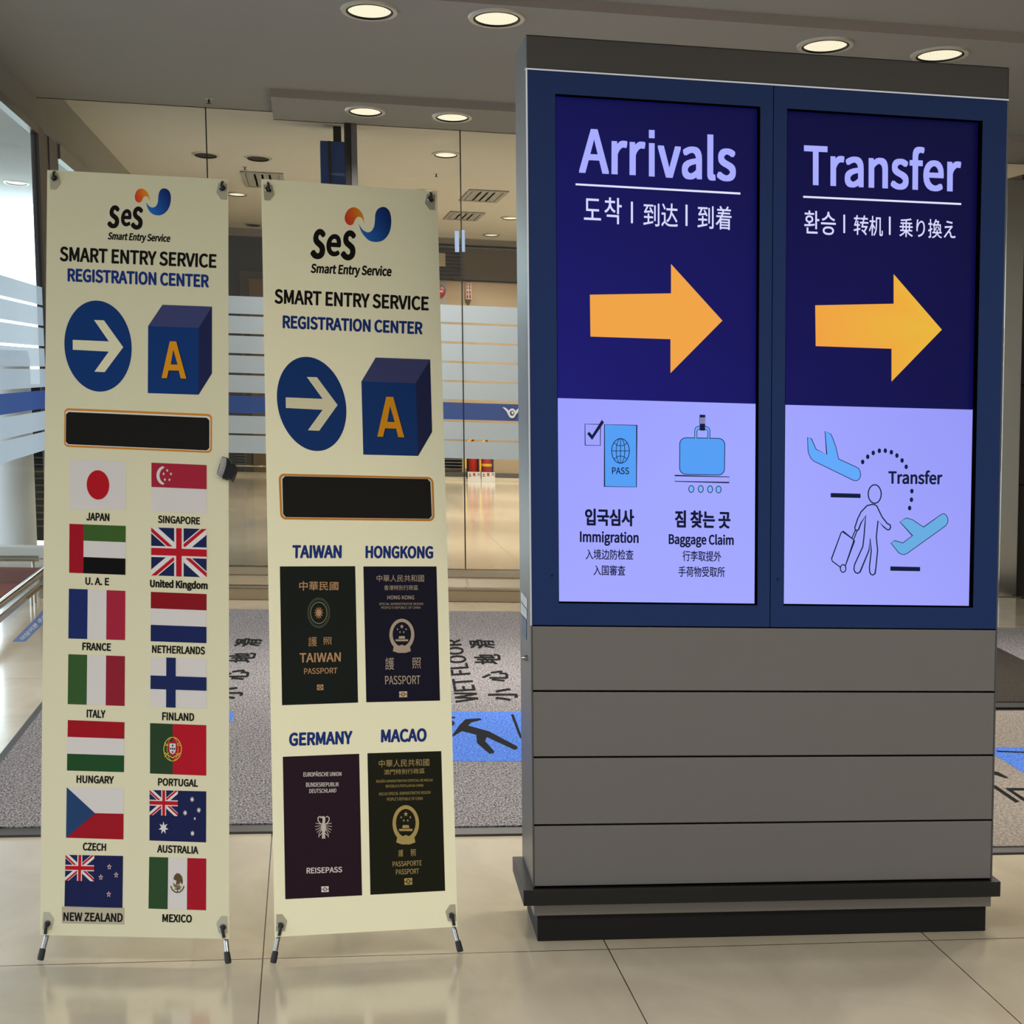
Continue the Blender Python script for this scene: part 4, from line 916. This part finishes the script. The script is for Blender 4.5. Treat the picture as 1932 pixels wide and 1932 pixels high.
passport('printed dark olive passport cover captioned MACAO', B4, [(848, 93), (1460, 75), (1492, 1232), (873, 1265)], (24, 26, 14), mo, 'MACAO', B3, ((1058, 1720), (1474, 1708), (1056, 1842), (1473, 1832)))

# small ribbed black clip on the edge of the flag banner
C5 = frame(380, 840, 90 / 1932)
def prism(mb, pl, fr, pts, d0, d1):
    P0 = [pl.at(*fr(*q), d0) for q in pts]; P1 = [p + pl.n * (d1 - d0) for p in P0]; n = len(pts)
    mb.raw(P0 + P1, [tuple(range(n - 1, -1, -1)), tuple(range(n, 2 * n))] + [(k, (k + 1) % n, n + (k + 1) % n, n + k) for k in range(n)]); return mb
cl = tag(empty('ribbed_clip', plA.at(*C5(1000, 1000), 0.01)), 'small black ribbed device clipped to right edge of flag banner', 'clip')
prism(MB(), plA, C5, [(1090, 560), (1200, 640), (1290, 800), (1320, 870), (1250, 1150), (1130, 1400), (1060, 1440), (960, 1400), (900, 1380), (1000, 1120), (1060, 900)], 0.002, 0.020).build('body', M['black'], cl, bevel=0.002)
prism(MB(), plA, C5, [(1310, 860), (1380, 830), (1450, 870), (1470, 960), (1440, 1180), (1360, 1390), (1300, 1500), (1240, 1510), (1190, 1450), (1160, 1390), (1120, 1380), (1240, 1130)], 0.002, 0.026).build('knob', M['black'], cl, bevel=0.003)
prism(MB(), plA, C5, [(830, 510), (880, 490), (1090, 560), (1070, 900), (1000, 1130), (900, 1390), (760, 1330), (650, 1200), (660, 1130), (780, 720)], 0.001, 0.008).build('back_plate', M['black'], cl, bevel=0.001)
rb = MB()
for k in range(14):
    f = k / 13; ax, ay = 830 - 175 * f - (30 * math.sin(f * math.pi)) * -1, 515 + 690 * f; bx_, by = 1085 - 200 * f + 40 * math.sin(f * math.pi), 600 + 770 * f
    prism(rb, plA, C5, [(ax, ay), (bx_, by), (bx_ - 8, by + 26), (ax - 8, ay + 26)], 0.008, 0.016)
rb.build('rib_grille', mat('pale_grey_rib', (196, 190, 186), 0.4), cl)

# ================================================================== FLOOR MATS
def mat_obj(name, label, s0, s1, t0, t1, pile, border=True, bt=0.14, bs=0.03):
    r = tag(empty(name, bf((s0 + s1) / 2, t0, 0), TH), label, 'floor mat')
    m = BB(s0 + bs, s1 - bs, t0 + bt, t1 - 0.06, 0.0, 0.013); o = m.build('pile', pile, r)
    f = MB()
    for a in ((s0, s1, t0, t0 + bt), (s0, s1, t1 - 0.06, t1), (s0, s0 + bs, t0 + bt, t1 - 0.06), (s1 - bs, s1, t0 + bt, t1 - 0.06)):
        f.hexa(bbox8(a[0], a[1], a[2], a[3], 0, 0.008))
    f.build('rubber_border', mat('grey_rubber_edge', (54, 54, 53), 0.5, noise=0.05), r)
    return r
gz = Ground(0.0135)
E3 = frame(400, 1150, 470 / 1932); E8 = frame(820, 1120, 500 / 1932); E9 = frame(1850, 1150, 500 / 1932)
def flat(root, name, m, items):
    """flat woven-in shapes and letters on a mat: items = (frame, pts) or (frame, text, quad)"""
    for it in items:
        mb = MB()
        if isinstance(it[1], str): text(mb, gz, it[0], it[1], *it[2], (0, 0, 0), it[3] if len(it) > 3 else 0.016, 2)
        else: shape(mb, gz, it[0], it[1], (0, 0, 0), it[2] if len(it) > 2 else 1)
        mb.build(name, m, root)
MAS = 0.10
mA = mat_obj('floor_mat', 'grey entrance mat lying behind the flag banner', -1.15, MAS, 9.34, 18.15, M['carpet'])
mBt = mat_obj('floor_mat.001', 'grey entrance mat with slipping figure behind passport banner and kiosk', MAS + 0.01, 1.42, 9.22, 18.15, M['carpet'])
flat(mA, 'lettering', M['letter'], [(E3, '滑', ((165, 287), (190, 220), (375, 285), (392, 225))), (E3, '地', ((120, 412), (140, 335), (320, 410), (348, 335))), (E3, '心', ((70, 545), (90, 465), (280, 545), (296, 465))), (E3, '小', ((0, 700), (20, 600), (235, 690), (252, 600)))])
flat(mA, 'blue_sign_patch', M['carpetb'], [(E3, [(-400, 700), (155, 790), (168, 830), (140, 880), (-500, 1010)])])
flat(mBt, 'lettering', M['letter'], [(E8, 'WET FLOOR', ((150, 795), (78, 335), (328, 782), (186, 330))), (E8, '小', ((385, 785), (392, 688), (612, 780), (600, 690))), (E8, '心', ((345, 640), (345, 560), (545, 640), (530, 560))), (E8, '地', ((290, 515), (285, 440), (490, 515), (475, 440))), (E8, '滑', ((262, 400), (243, 335), (445, 400), (430, 335)))])
flat(mBt, 'blue_sign_patch', M['carpetb'], [(E8, [(-560, 858), (1400, 862), (1450, 1222), (-720, 1220)])])
flat(mBt, 'slipping_figure', M['letter'], [(E8, [(90, 1040), (130, 1030), (180, 960), (225, 915), (330, 908), (345, 920), (265, 940), (245, 962), (330, 985), (400, 1005), (600, 1112), (606, 1128), (585, 1140), (380, 1045), (368, 1075), (435, 1150), (430, 1165), (400, 1167), (310, 1090), (303, 1028), (200, 1002), (150, 1032), (95, 1060)], 2),
    (E8, [(555, 880), (576, 880), (628, 1020), (640, 1060), (620, 1050)], 2), (E8, [(105, 896), (150, 898), (150, 908), (105, 912)], 2), (E8, ell(118, 945, (28, 0), (0, 20), 16), 2)])
mC = mat_obj('floor_mat.002', 'beige grey entrance mat with blue corner, nearest mat right of kiosk', 1.75, 4.4, 8.68, 12.68, M['carpetl'], bt=0.10)
flat(mC, 'blue_sign_patch', M['carpetb'], [(E9, [(60, 1000), (420, 1005), (420, 1255), (317, 1195), (200, 1120), (90, 1055), (40, 1025)])])
flat(mC, 'lettering', M['letter'], [(E9, [(110, 1028), (420, 1040), (420, 1048), (125, 1038)], 3), (E9, [(60, 1165), (97, 1178), (130, 1185), (205, 1226), (180, 1228), (97, 1200), (60, 1185)], 2), (E9, [(60, 1262), (97, 1278), (115, 1285), (285, 1400), (255, 1406), (97, 1300), (60, 1280)], 2),
    (E9, [(175, 1300), (420, 1302), (420, 1316), (232, 1318), (400, 1425), (370, 1430), (290, 1380)], 2)])
mE = mat_obj('floor_mat.004', 'grey entrance mat farthest right, before the glass wall', 2.0, 5.2, 12.72, 17.2, M['carpet'], bt=0.05)
shadow_wedge = tag(empty('shadow_slab', onz(1930, 1340, 0)), 'dark wedge modelling a shadow beyond the nearest right mat', 'floor mat')  # dark wedge: shade built as a thin slab over the grey mat
def slab_px(q, z0, z1):
    P0 = [onz(x, y, z0) for x, y in q]; P1 = [p + Z * (z1 - z0) for p in P0]; n = len(q)
    return MB().raw(P0 + P1, [tuple(range(n - 1, -1, -1)), tuple(range(n, 2 * n))] + [(k, (k + 1) % n, n + (k + 1) % n, n + k) for k in range(n)])
slab_px([(1800, 1327), (2020, 1327), (2020, 1292), (1800, 1184)], 0.0135, 0.022).build('pile', M['shadow_carpet'], shadow_wedge)
slab_px([(1800, 1336), (2020, 1336), (2020, 1327.3), (1800, 1327.3)], 0.0135, 0.018).build('rubber_border', M['rubber'], shadow_wedge)
tag(BB(5.0, 7.0, 17.6, 19.8, 0, 0.012).build('floor_mat.005', M['black']), 'black mat at foot of the bronze wall panel', 'floor mat')

# ================================================================== CEILING FITTINGS
def downlight(name, label, s, t, z, rx, ry, lit, power, group=None, lamp=True):
    c = bf(s, t, z); r = tag(empty(name, c, TH), label, 'ceiling light', group)
    k = ry / rx
    m = MB(); m.lathe([(rx * 0.80, -0.004), (rx * 0.84, -0.010), (rx * 1.0, -0.010), (rx * 1.04, -0.0005)], c, Z, A, B, 40, 1, k); m.build('trim_ring', M['ring'], r, smooth=True)
    m = MB(); m.lathe([(rx * 0.85, -0.0098), (rx * 0.835, -0.0112), (rx * 0.785, -0.0112), (rx * 0.775, -0.002)], c, Z, A, B, 40, 1, k); m.build('inner_ring', M['well'], r)
    m = MB(); m.lathe([(rx * 0.79, -0.0025), (0.0, -0.0015)], c, Z, A, B, 40, 1, k); m.build('lens', M['lens'] if lit else M['well'], r)
    if lit and power:
        ld = bpy.data.lights.new('downlight_lamp', 'AREA'); ld.shape = 'ELLIPSE'; ld.size = rx * 1.5; ld.size_y = ry * 1.5; ld.energy = power; ld.color = LAMP_COLOR; ld.spread = math.radians(150)
        lo = bpy.data.objects.new('downlight_lamp', ld); COL.objects.link(lo); lo.parent = r; lo.location = (0, 0, -0.03)
    return r
LR, LK = 0.128, 0.36
def pxl(px, py, z):
    p = onz(px, py, z); return p.dot(A), p.dot(B)
for i, (px, py, lb) in enumerate(((697, 19, 'large round ceiling downlight nearest to the top left of the front row'), (937, 33, 'large round ceiling downlight, second from left in front row'),
                                  (1557, 84.5, 'large round ceiling downlight above the Transfer screen, third from left in front row'), (1773, 102, 'large round ceiling downlight above right end of kiosk, rightmost of front row'))):
    s, t = pxl(px, py, CZ1); downlight('downlight' + ('.%03d' % i if i else ''), lb, s, t, CZ1, LR, LK, True, LAMP_NEAR, 'front row of ceiling downlights')
for i, (px, py, lb) in enumerate(((689.4, 209, 'round ceiling downlight just before the glass wall, left of a pair'), (853.3, 220, 'round ceiling downlight just before the glass wall, right of a pair'))):
    s, t = pxl(px, py, CZ2); downlight('downlight.%03d' % (4 + i), lb, s, t, CZ2, 0.122, 0.37, True, LAMP_MID, 'ceiling downlights before the glass')
far = [(388, 292, 0, 'unlit dark round downlight crossed by the glass joint'), (487, 298, 0, 'unlit dark round downlight above left edge of passport banner'), (841, 291, 1, 'lit round downlight just behind the glass wall, nearest of that hall'),
       (805, 361, 1, 'lit round downlight peeping above top right corner of passport banner'), (927, 443, 1, 'small lit downlight farthest away, beside the kiosk'), (963, 411, 1, 'lit downlight half hidden by left edge of kiosk'),
       (447, 366, 1, 'lit downlight seen in gap right of flag banner'), (478, 424, 0, 'unlit dark downlight far away in gap between the banners')]
for i, (px, py, lit, lb) in enumerate(far):
    s, t = pxl(px, py, CZ3); downlight('downlight.%03d' % (6 + i), lb, s, t, CZ3, 0.115, 0.40, lit, (LAMP_FAR if i != 6 else 25) if lit else 0, 'downlights beyond the glass wall')
for i, (s, t) in enumerate(((3.2, 25.5), (3.2, 31.0), (3.6, 36.0))):
    downlight('downlight.%03d' % (14 + i), 'lit downlight hidden behind the kiosk in hall beyond glass', s, t, CZ3, 0.115, 0.40, True, LAMP_FAR, 'downlights beyond the glass wall')
s, t = pxl(31, 345, 3.8); downlight('downlight.018', 'lit oval downlight seen through the left glass wall', s, t, 3.8, 0.15, 0.5, True, 40)

for i, (s, t) in enumerate(((-1.0, 4.6), (0.4, 4.6), (1.8, 4.6), (3.2, 4.6))):  # added lamp row above the view, brightens the front floor
    downlight('downlight.%03d' % (19 + i), 'added fill downlight overhead, out of view, in front of the banners and kiosk', s, t, CZ0, LR, LK, True, LAMP_FILL, 'added overhead fill downlights')

for i, (s, t) in enumerate(((-0.9, 9.7), (0.32, 9.7), (0.91, 9.7), (2.52, 9.7), (3.13, 9.7))):
    downlight('downlight.%03d' % (23 + i), 'ceiling downlight above the floor mats, over the back of kiosk and banners', s, t, CZ0, LR, LK, True, LAMP_MATS * (2.2 if s > 2 else 1.0), 'ceiling downlights above the mats')

def vent(name, label, px, py, hw, hd):
    s, t = pxl(px, py, CZ3); r = tag(empty(name, bf(s, t, CZ3), TH), label, 'ceiling vent', 'ceiling air vents')
    f = MB(); z0, z1 = CZ3 - 0.014, CZ3 - 0.0005
    for a in ((-hw, hw, -hd, -hd + .18), (-hw, hw, hd - .18, hd), (-hw, -hw + .04, -hd + .18, hd - .18), (hw - .04, hw, -hd + .18, hd - .18)): f.hexa(bbox8(s + a[0], s + a[1], t + a[2], t + a[3], z0, z1))
    f.build('frame', M['ceil'], r)
    g = MB(); g.hexa(bbox8(s - hw + .04, s + hw - .04, t - hd + .18, t + hd - .18, CZ3 - 0.003, CZ3 - 0.0006)); g.build('backing', M['skirt'], r)
    for k in range(4):
        x = s - hw + .06 + (2 * hw - .12) * (k + .5) / 4
        BB(x - .045, x + .045, t - hd + .22, t + hd - .22, CZ3 - 0.012, CZ3 - 0.004).build('vane', M['ceil'], r)
vent('ceiling_vent', 'slatted ceiling vent beyond the glass, nearer of two right of passport banner', 912, 369, 0.20, 1.0)
vent('ceiling_vent.001', 'slatted ceiling vent beyond the glass, farther of two right of passport banner', 875, 407, 0.20, 0.9)
vent('ceiling_vent.002', 'ceiling vent partly hidden by top left corner of passport banner', 497, 339, 0.20, 1.2)
def sprinkler(name, label, px, py, z):
    s, t = pxl(px, py, z); c = bf(s, t, z); r = tag(empty(name, c), label, 'sprinkler', 'ceiling sprinklers')
    MB().lathe([(0.0, -0.006), (0.022, -0.006), (0.026, -0.0005)], c, Z, A, B, 18, 1, 2).build('rose', M['ring'], r)
    MB().lathe([(0.0, -0.034), (0.015, -0.034), (0.015, -0.031), (0.005, -0.028), (0.006, -0.006)], c, Z, A, B, 14, 1, 2).build('head', M['darkalu'], r)
sprinkler('sprinkler', 'small ceiling sprinkler near the joint above the flag banner', 394, 186, CZ1)
sprinkler('sprinkler.001', 'small ceiling sprinkler beyond glass, in the gap above the two banners', 462, 314, CZ3)
sprinkler('sprinkler.002', 'small ceiling sprinkler beyond glass above right end of passport banner', 823, 327, CZ3)

# ================================================================== THINGS BEYOND THE GLASS
# blue sign box hanging behind the glass beside the mullion
py_ = tag(empty('sign_box', bf(0.15, 23.0, 2.7)), 'dark blue box sign hanging behind glass above passport banner', 'sign')
q0 = Plane(bf(0, 23.0, 0), B)
a0 = q0.at(604, 265); a1 = q0.at(650, 265); zb = q0.at(620, 400).z
BB(a0.dot(A), a1.dot(A) + .02, 23.0, 23.5, zb, a0.z).build('panel', M['pylon'], py_, bevel=0.006)
BB(a0.dot(A) + .06, a0.dot(A) + .08, 22.99, 23.0, zb, a0.z).build('seam', M['darkalu'], py_)
BB(a0.dot(A) + .1, a0.dot(A) + .16, 23.2, 23.26, a0.z, CZ3).build('hanger', M['darkalu'], py_)

# wall louvres
def louvre(name, label, s0, s1, z0, z1, n, t=TF):
    r = tag(empty(name, bf((s0 + s1) / 2, t, z0), TH), label, 'louvre')
    BB(s0, s1, t - 0.012, t - 0.001, z0, z1).build('backing', M['well'], r)
    for k in range(n):
        za = z0 + (z1 - z0) * (k + .15) / n; zb_ = z0 + (z1 - z0) * (k + .75) / n
        MB().hexa([bf(s0, t - .07, za), bf(s1, t - .07, za), bf(s1, t - .05, za), bf(s0, t - .05, za), bf(s0, t - .03, zb_), bf(s1, t - .03, zb_), bf(s1, t - .012, zb_), bf(s0, t - .012, zb_)]).build('slat', M['louvre'], r)
def fx(px, py): p = plF.at(px, py); return p.dot(A), p.z
louvre('wall_louvre', 'grey wall louvre high on far wall beside passport banner', fx(836, 500)[0] - .3, fx(871, 500)[0], fx(850, 529)[1], fx(850, 468)[1], 9)
louvre('wall_louvre.001', 'grey wall louvre at floor level right of passport banner', fx(838, 880)[0] - .3, fx(872, 880)[0], fx(855, 886)[1], fx(855, 845)[1], 7)
louvre('wall_louvre.002', 'grey wall louvre at floor level in gap between the banners', fx(443, 870)[0], fx(464, 870)[0], fx(450, 876)[1], fx(450, 840)[1], 7)
cs, cz_ = fx(829, 493)
tag(BB(cs - .03, cs + .08, TF - .05, TF - .012 - .06, fx(834, 503)[1], fx(834, 478)[1]).build('wall_notice', M['cream']), 'cream notice plate on far louvre at edge of passport banner', 'notice')
# alarm bell
bs, bz = fx(829, 550)
r = tag(empty('alarm_bell', bf(bs, TF, bz), TH), 'round red alarm bell on far wall beside passport banner', 'alarm bell')
MB().lathe([(0.085, 0.0), (0.085, 0.05), (0.075, 0.075), (0.03, 0.085), (0, 0.085)], bf(bs, TF, bz), -B, n=28, sx=1).build('gong', M['red'], r, smooth=True)
MB().tube(bf(bs - .02, TF - .09, bz), bf(bs + .05, TF - .09, bz), 0.012).build('nameplate', M['white'], r)
# red extinguisher pointer sign: vertical panel and a downward point
s0, zt = fx(878, 534); s1, zb0 = fx(889, 565); zp = fx(883, 575)[1]
r = tag(empty('pointer_sign', bf((s0 + s1) / 2, TF, zb0)), 'red vertical fire extinguisher sign with downward point on far wall', 'sign')
BB(s0, s1, TF - .09, TF, zb0, zt).build('board', M['white'], r)
xm = (s0 + s1) / 2
for xa, xb in ((s0 + .008, xm - .006), (xm + .006, s1 - .008)): BB(xa, xb, TF - .094, TF - .09, zb0 + .01, zt - .01).build('red_panel', M['red'], r)
MB().raw([bf(s0, TF - .09, zb0), bf(s1, TF - .09, zb0), bf(s1, TF, zb0), bf(s0, TF, zb0), bf(xm, TF - .045, zp)], [(0, 1, 2, 3), (0, 4, 1), (1, 4, 2), (2, 4, 3), (3, 4, 0)]).build('point', M['skirt'], r)
E5 = frame(810, 220, 380 / 1932)
pls = Plane(bf(0, TF - .0945, 0), B); tm = MB()
for x in (366, 394):
    for k, ch in enumerate('소화기'): text(tm, pls, E5, ch, (x - 9, 1610 + k * 40), (x + 9, 1611 + k * 40), (x - 9, 1640 + k * 40), (x + 9, 1641 + k * 40), (236, 226, 214), 0.03, 1)
tm.build('lettering', M['print'], r)
# two fire extinguishers in stands
TE = 40.3
plE = Plane(bf(0, TE, 0), B)
def exx(px): return plE.at(px, 900).dot(A)
def extinguisher(i, xl, xr, xb0, xb1, lab, hose):
    sfx = '.001' if i else ''
    c0, c1 = exx(xl), exx(xr); cm = (c0 + c1) / 2
    r = tag(empty('extinguisher_stand' + sfx, bf(cm, TE, 0), TH), 'white lettered stand holding the %s fire extinguisher by the far wall' % lab, 'stand', 'fire extinguisher stands')
    zt = plE.at(900, 890.5).z; zb_ = plE.at(900, 900.5).z
    BB(c0, c1, TE - .01, TE + .01, 0.0, zt).build('front_board', M['white'], r)
    BB(c0, c1, TE + .30, TE + .32, 0.0, zt + .22).build('back_board', M['walldark'], r)
    BB(c0, c1, TE + .01, TE + .30, 0.0, .015).build('tray', M['skirt'], r)
    tm = MB(); E6 = frame(820, 540, 0.2071); pe = Plane(bf(0, TE - .0105, 0), B)
    for k, ch in enumerate('소화기'):
        u = xl + (xr - xl) * (k + .5) / 3; w_ = (xr - xl) * .115
        text(tm, pe, idf, ch, (u - w_, 892), (u + w_, 892.3), (u - w_, 899), (u + w_, 899.3), (150, 40, 34), 0.04, 1)
    tm.build('lettering', M['print'], r)
    e0, e1 = exx(xb0), exx(xb1); em = (e0 + e1) / 2; er = (e1 - e0) / 2; bt = bf(em, TE + .17, .016)
    x = tag(empty('fire_extinguisher' + sfx, bt, TH), 'red fire extinguisher, %s of two by the far wall' % lab, 'fire extinguisher', 'red fire extinguishers')
    MB().lathe([(0, 0), (er * .75, 0), (er * .85, .03), (er, .12), (er, .42), (er * .85, .48), (er * .35, .53), (er * .3, .56), (0, .56)], bt, Z, n=24).build('cylinder', M['red'], x, smooth=True)
    h = MB(); h.tube(bt + Z * .56, bt + Z * .60, .02); h.hexa(bbox8(em - .02, em + .10, TE + .155, TE + .185, .60, .625)); h.hexa(bbox8(em - .02, em + .09, TE + .155, TE + .185, .645, .665)); h.build('valve_handle', M['darkalu'], x)
    if hose == 0: pts = [bt + Z * .58, bt - A * (er + .03) + Z * .52, bt - A * (er + .045) + Z * .3, bt - A * (er + .045) - B * .02 + Z * .17]
    else: pts = [bt + Z * .58 , bt - A * (er + .02) + Z * .50, bt - A * (er + .03) - B * .10 + Z * .30, bt - A * (er + .03) - B * .10 + Z * .13]
    MB().path(pts, .016, 10).build('hose', M['yellow'], x, smooth=True)
    if hose: MB().lathe([(er * 1.12, .20), (er * 1.16, .22), (er * 1.12, .24)], bt, Z, n=24).build('band', M['yellow'], x)
extinguisher(0, 882.5, 907, 886, 902, 'left', 0)
extinguisher(1, 908.5, 934, 911, 928.5, 'right', 1)
# pale reflections at the glass joint, built as thin translucent slabs
E5 = frame(810, 220, 380 / 1932)
for i, (qx, lb) in enumerate((((245, 285, 1097, 1300), 'bluish reflection on the glass built as a slab, left of the vertical joint'), ((312, 341, 1090, 1298), 'bluish reflection on the glass built as a slab, right of the vertical joint'))):
    p = plG.at(*E5(qx[0], qx[3])); q = plG.at(*E5(qx[1], qx[2]))
    tag(BB(p.dot(A), q.dot(A), TG - .022, TG - .008, p.z, q.z).build('reflection_slab' + ('.001' if i else ''), M['glass_reflection'], bevel=0.003), lb, 'reflection', 'modelled reflections at the glass joint')
# low chrome rail just beyond the gap
r = tag(empty('barrier_rail', bf(-.3, 39.5, 0), TH), 'low chrome rail crossing the far hall behind the two banners', 'rail')
zr = Plane(bf(0, 39.5, 0), B).at(470, 879).z
MB().tube(bf(-1.5, 39.5, zr), bf(.6, 39.5, zr), .014).build('top_rail', M['chrome'], r, smooth=True)
for s in (-1.4, -.5, .5): MB().tube(bf(s, 39.5, 0), bf(s, 39.5, zr), .012).build('post', M['chrome'], r)

# ================================================================== LEFT SIDE, BEHIND THE GLASS WALL
def lp(px, py): return onz(px, py, 0)
c = lp(33, 1046); cs, ct = c.dot(A), c.dot(B)
r = tag(empty('pedestal', bf(cs, ct, 0)), 'white cylindrical pedestal behind the left glass wall', 'pedestal')
MB().lathe([(0, 0), (.145, 0), (.145, 1.5), (.13, 1.56), (0, 1.56)], bf(cs, ct, 0), Z, n=40).build('shaft', M['white'], r, smooth=True)
BB(cs - .3, cs + .30, ct - .5, ct - .25, 0, .09).build('foot_plate', M['white'], r, bevel=.01)
tg_ = ct + 1.0; qg = Plane(bf(0, tg_, 0), B)
s_, s1_ = qg.at(61, 940).dot(A), qg.at(92, 940).dot(A)
r = tag(empty('grille_panel', bf(s_, tg_, 0)), 'black finned panel between white pedestal and flag banner', 'panel')
BB(s_, s1_, tg_, tg_ + .1, 0.05, 1.3).build('board', M['black'], r)
fm = MB()
for k in range(16): fm.hexa(bbox8(s_ + .02, s1_ - .02, tg_ - .015, tg_, .16 + k * .055, .172 + k * .055))
fm.build('fins', mat('dark_fin', (70, 70, 72), .4), r)
tag(BB(-4.2, SL - .12, 18.9, 21.6, 0, .012).build('entrance_carpet', M['redcarpet']), 'rust red carpet strip beyond the low chrome rail at left', 'carpet')
r = tag(empty('sill_rail', bf(SL, 17, 0)), 'low double chrome rail along foot of the left glass wall', 'rail')
MB().tube(bf(SL + .0, 12.2, .155), bf(SL + .0, 19.85, .155), .022, n=18).build('tube', M['chrome'], r, smooth=True)
BB(SL - .03, SL + .03, 12.2, 19.85, .075, .115).build('channel', M['chrome'], r, bevel=.008)
for t_ in (14.6, 18.35): 
    for dt in (0, .22): MB().tube(bf(SL + .0, t_ + dt, 0), bf(SL + .0, t_ + dt, .08), .010).build('leg', M['chrome'], r)
tb = tag(empty('push_rail', bf(SL - .3, 21, 0)), 'short chrome tube lying before the white pedestal foot', 'rail')
pa, pb = onz(-40, 1053, .05), onz(73, 1054, .05); MB().tube(pa, pb, .022, n=16).build('tube', M['chrome'], tb, smooth=True)
for q in (pa.lerp(pb, .2), pa.lerp(pb, .9)): MB().tube(Vector((q.x, q.y, 0)), q, .012).build('post', M['chrome'], tb)
tape = MB(); g0 = Ground(0.0)
tq = [(24, 1210), (110, 1122), (110, 1148), (48, 1210)]
t4 = MB(); P0 = [g0.at(*q, .0015) for q in tq]; t4.raw(P0 + [p - Z * .0015 for p in P0], [(0, 1, 2, 3), (7, 6, 5, 4), (0, 4, 5, 1), (1, 5, 6, 2), (2, 6, 7, 3), (3, 7, 4, 0)])
tp_ = t4.build('floor_sticker', M['tape']); tag(tp_, 'blue floor sticker strip with white lettering at left beside flag banner', 'sticker')
tm = MB(); text(tm, g0, idf, '미닫이문 주의', (36, 1205), (84, 1157), (46, 1207), (88, 1165), (226, 230, 236), 0.02, 8); tm.build('lettering', M['print'], tp_)
# steel jamb column at the right end of the glass
tag(BB(4.86, 5.0, TG - .12, TG + .1, 0, 3.02).build('jamb_post', M['chrome'], bevel=.006), 'polished steel post between kiosk edge and bronze wall panel', 'post')
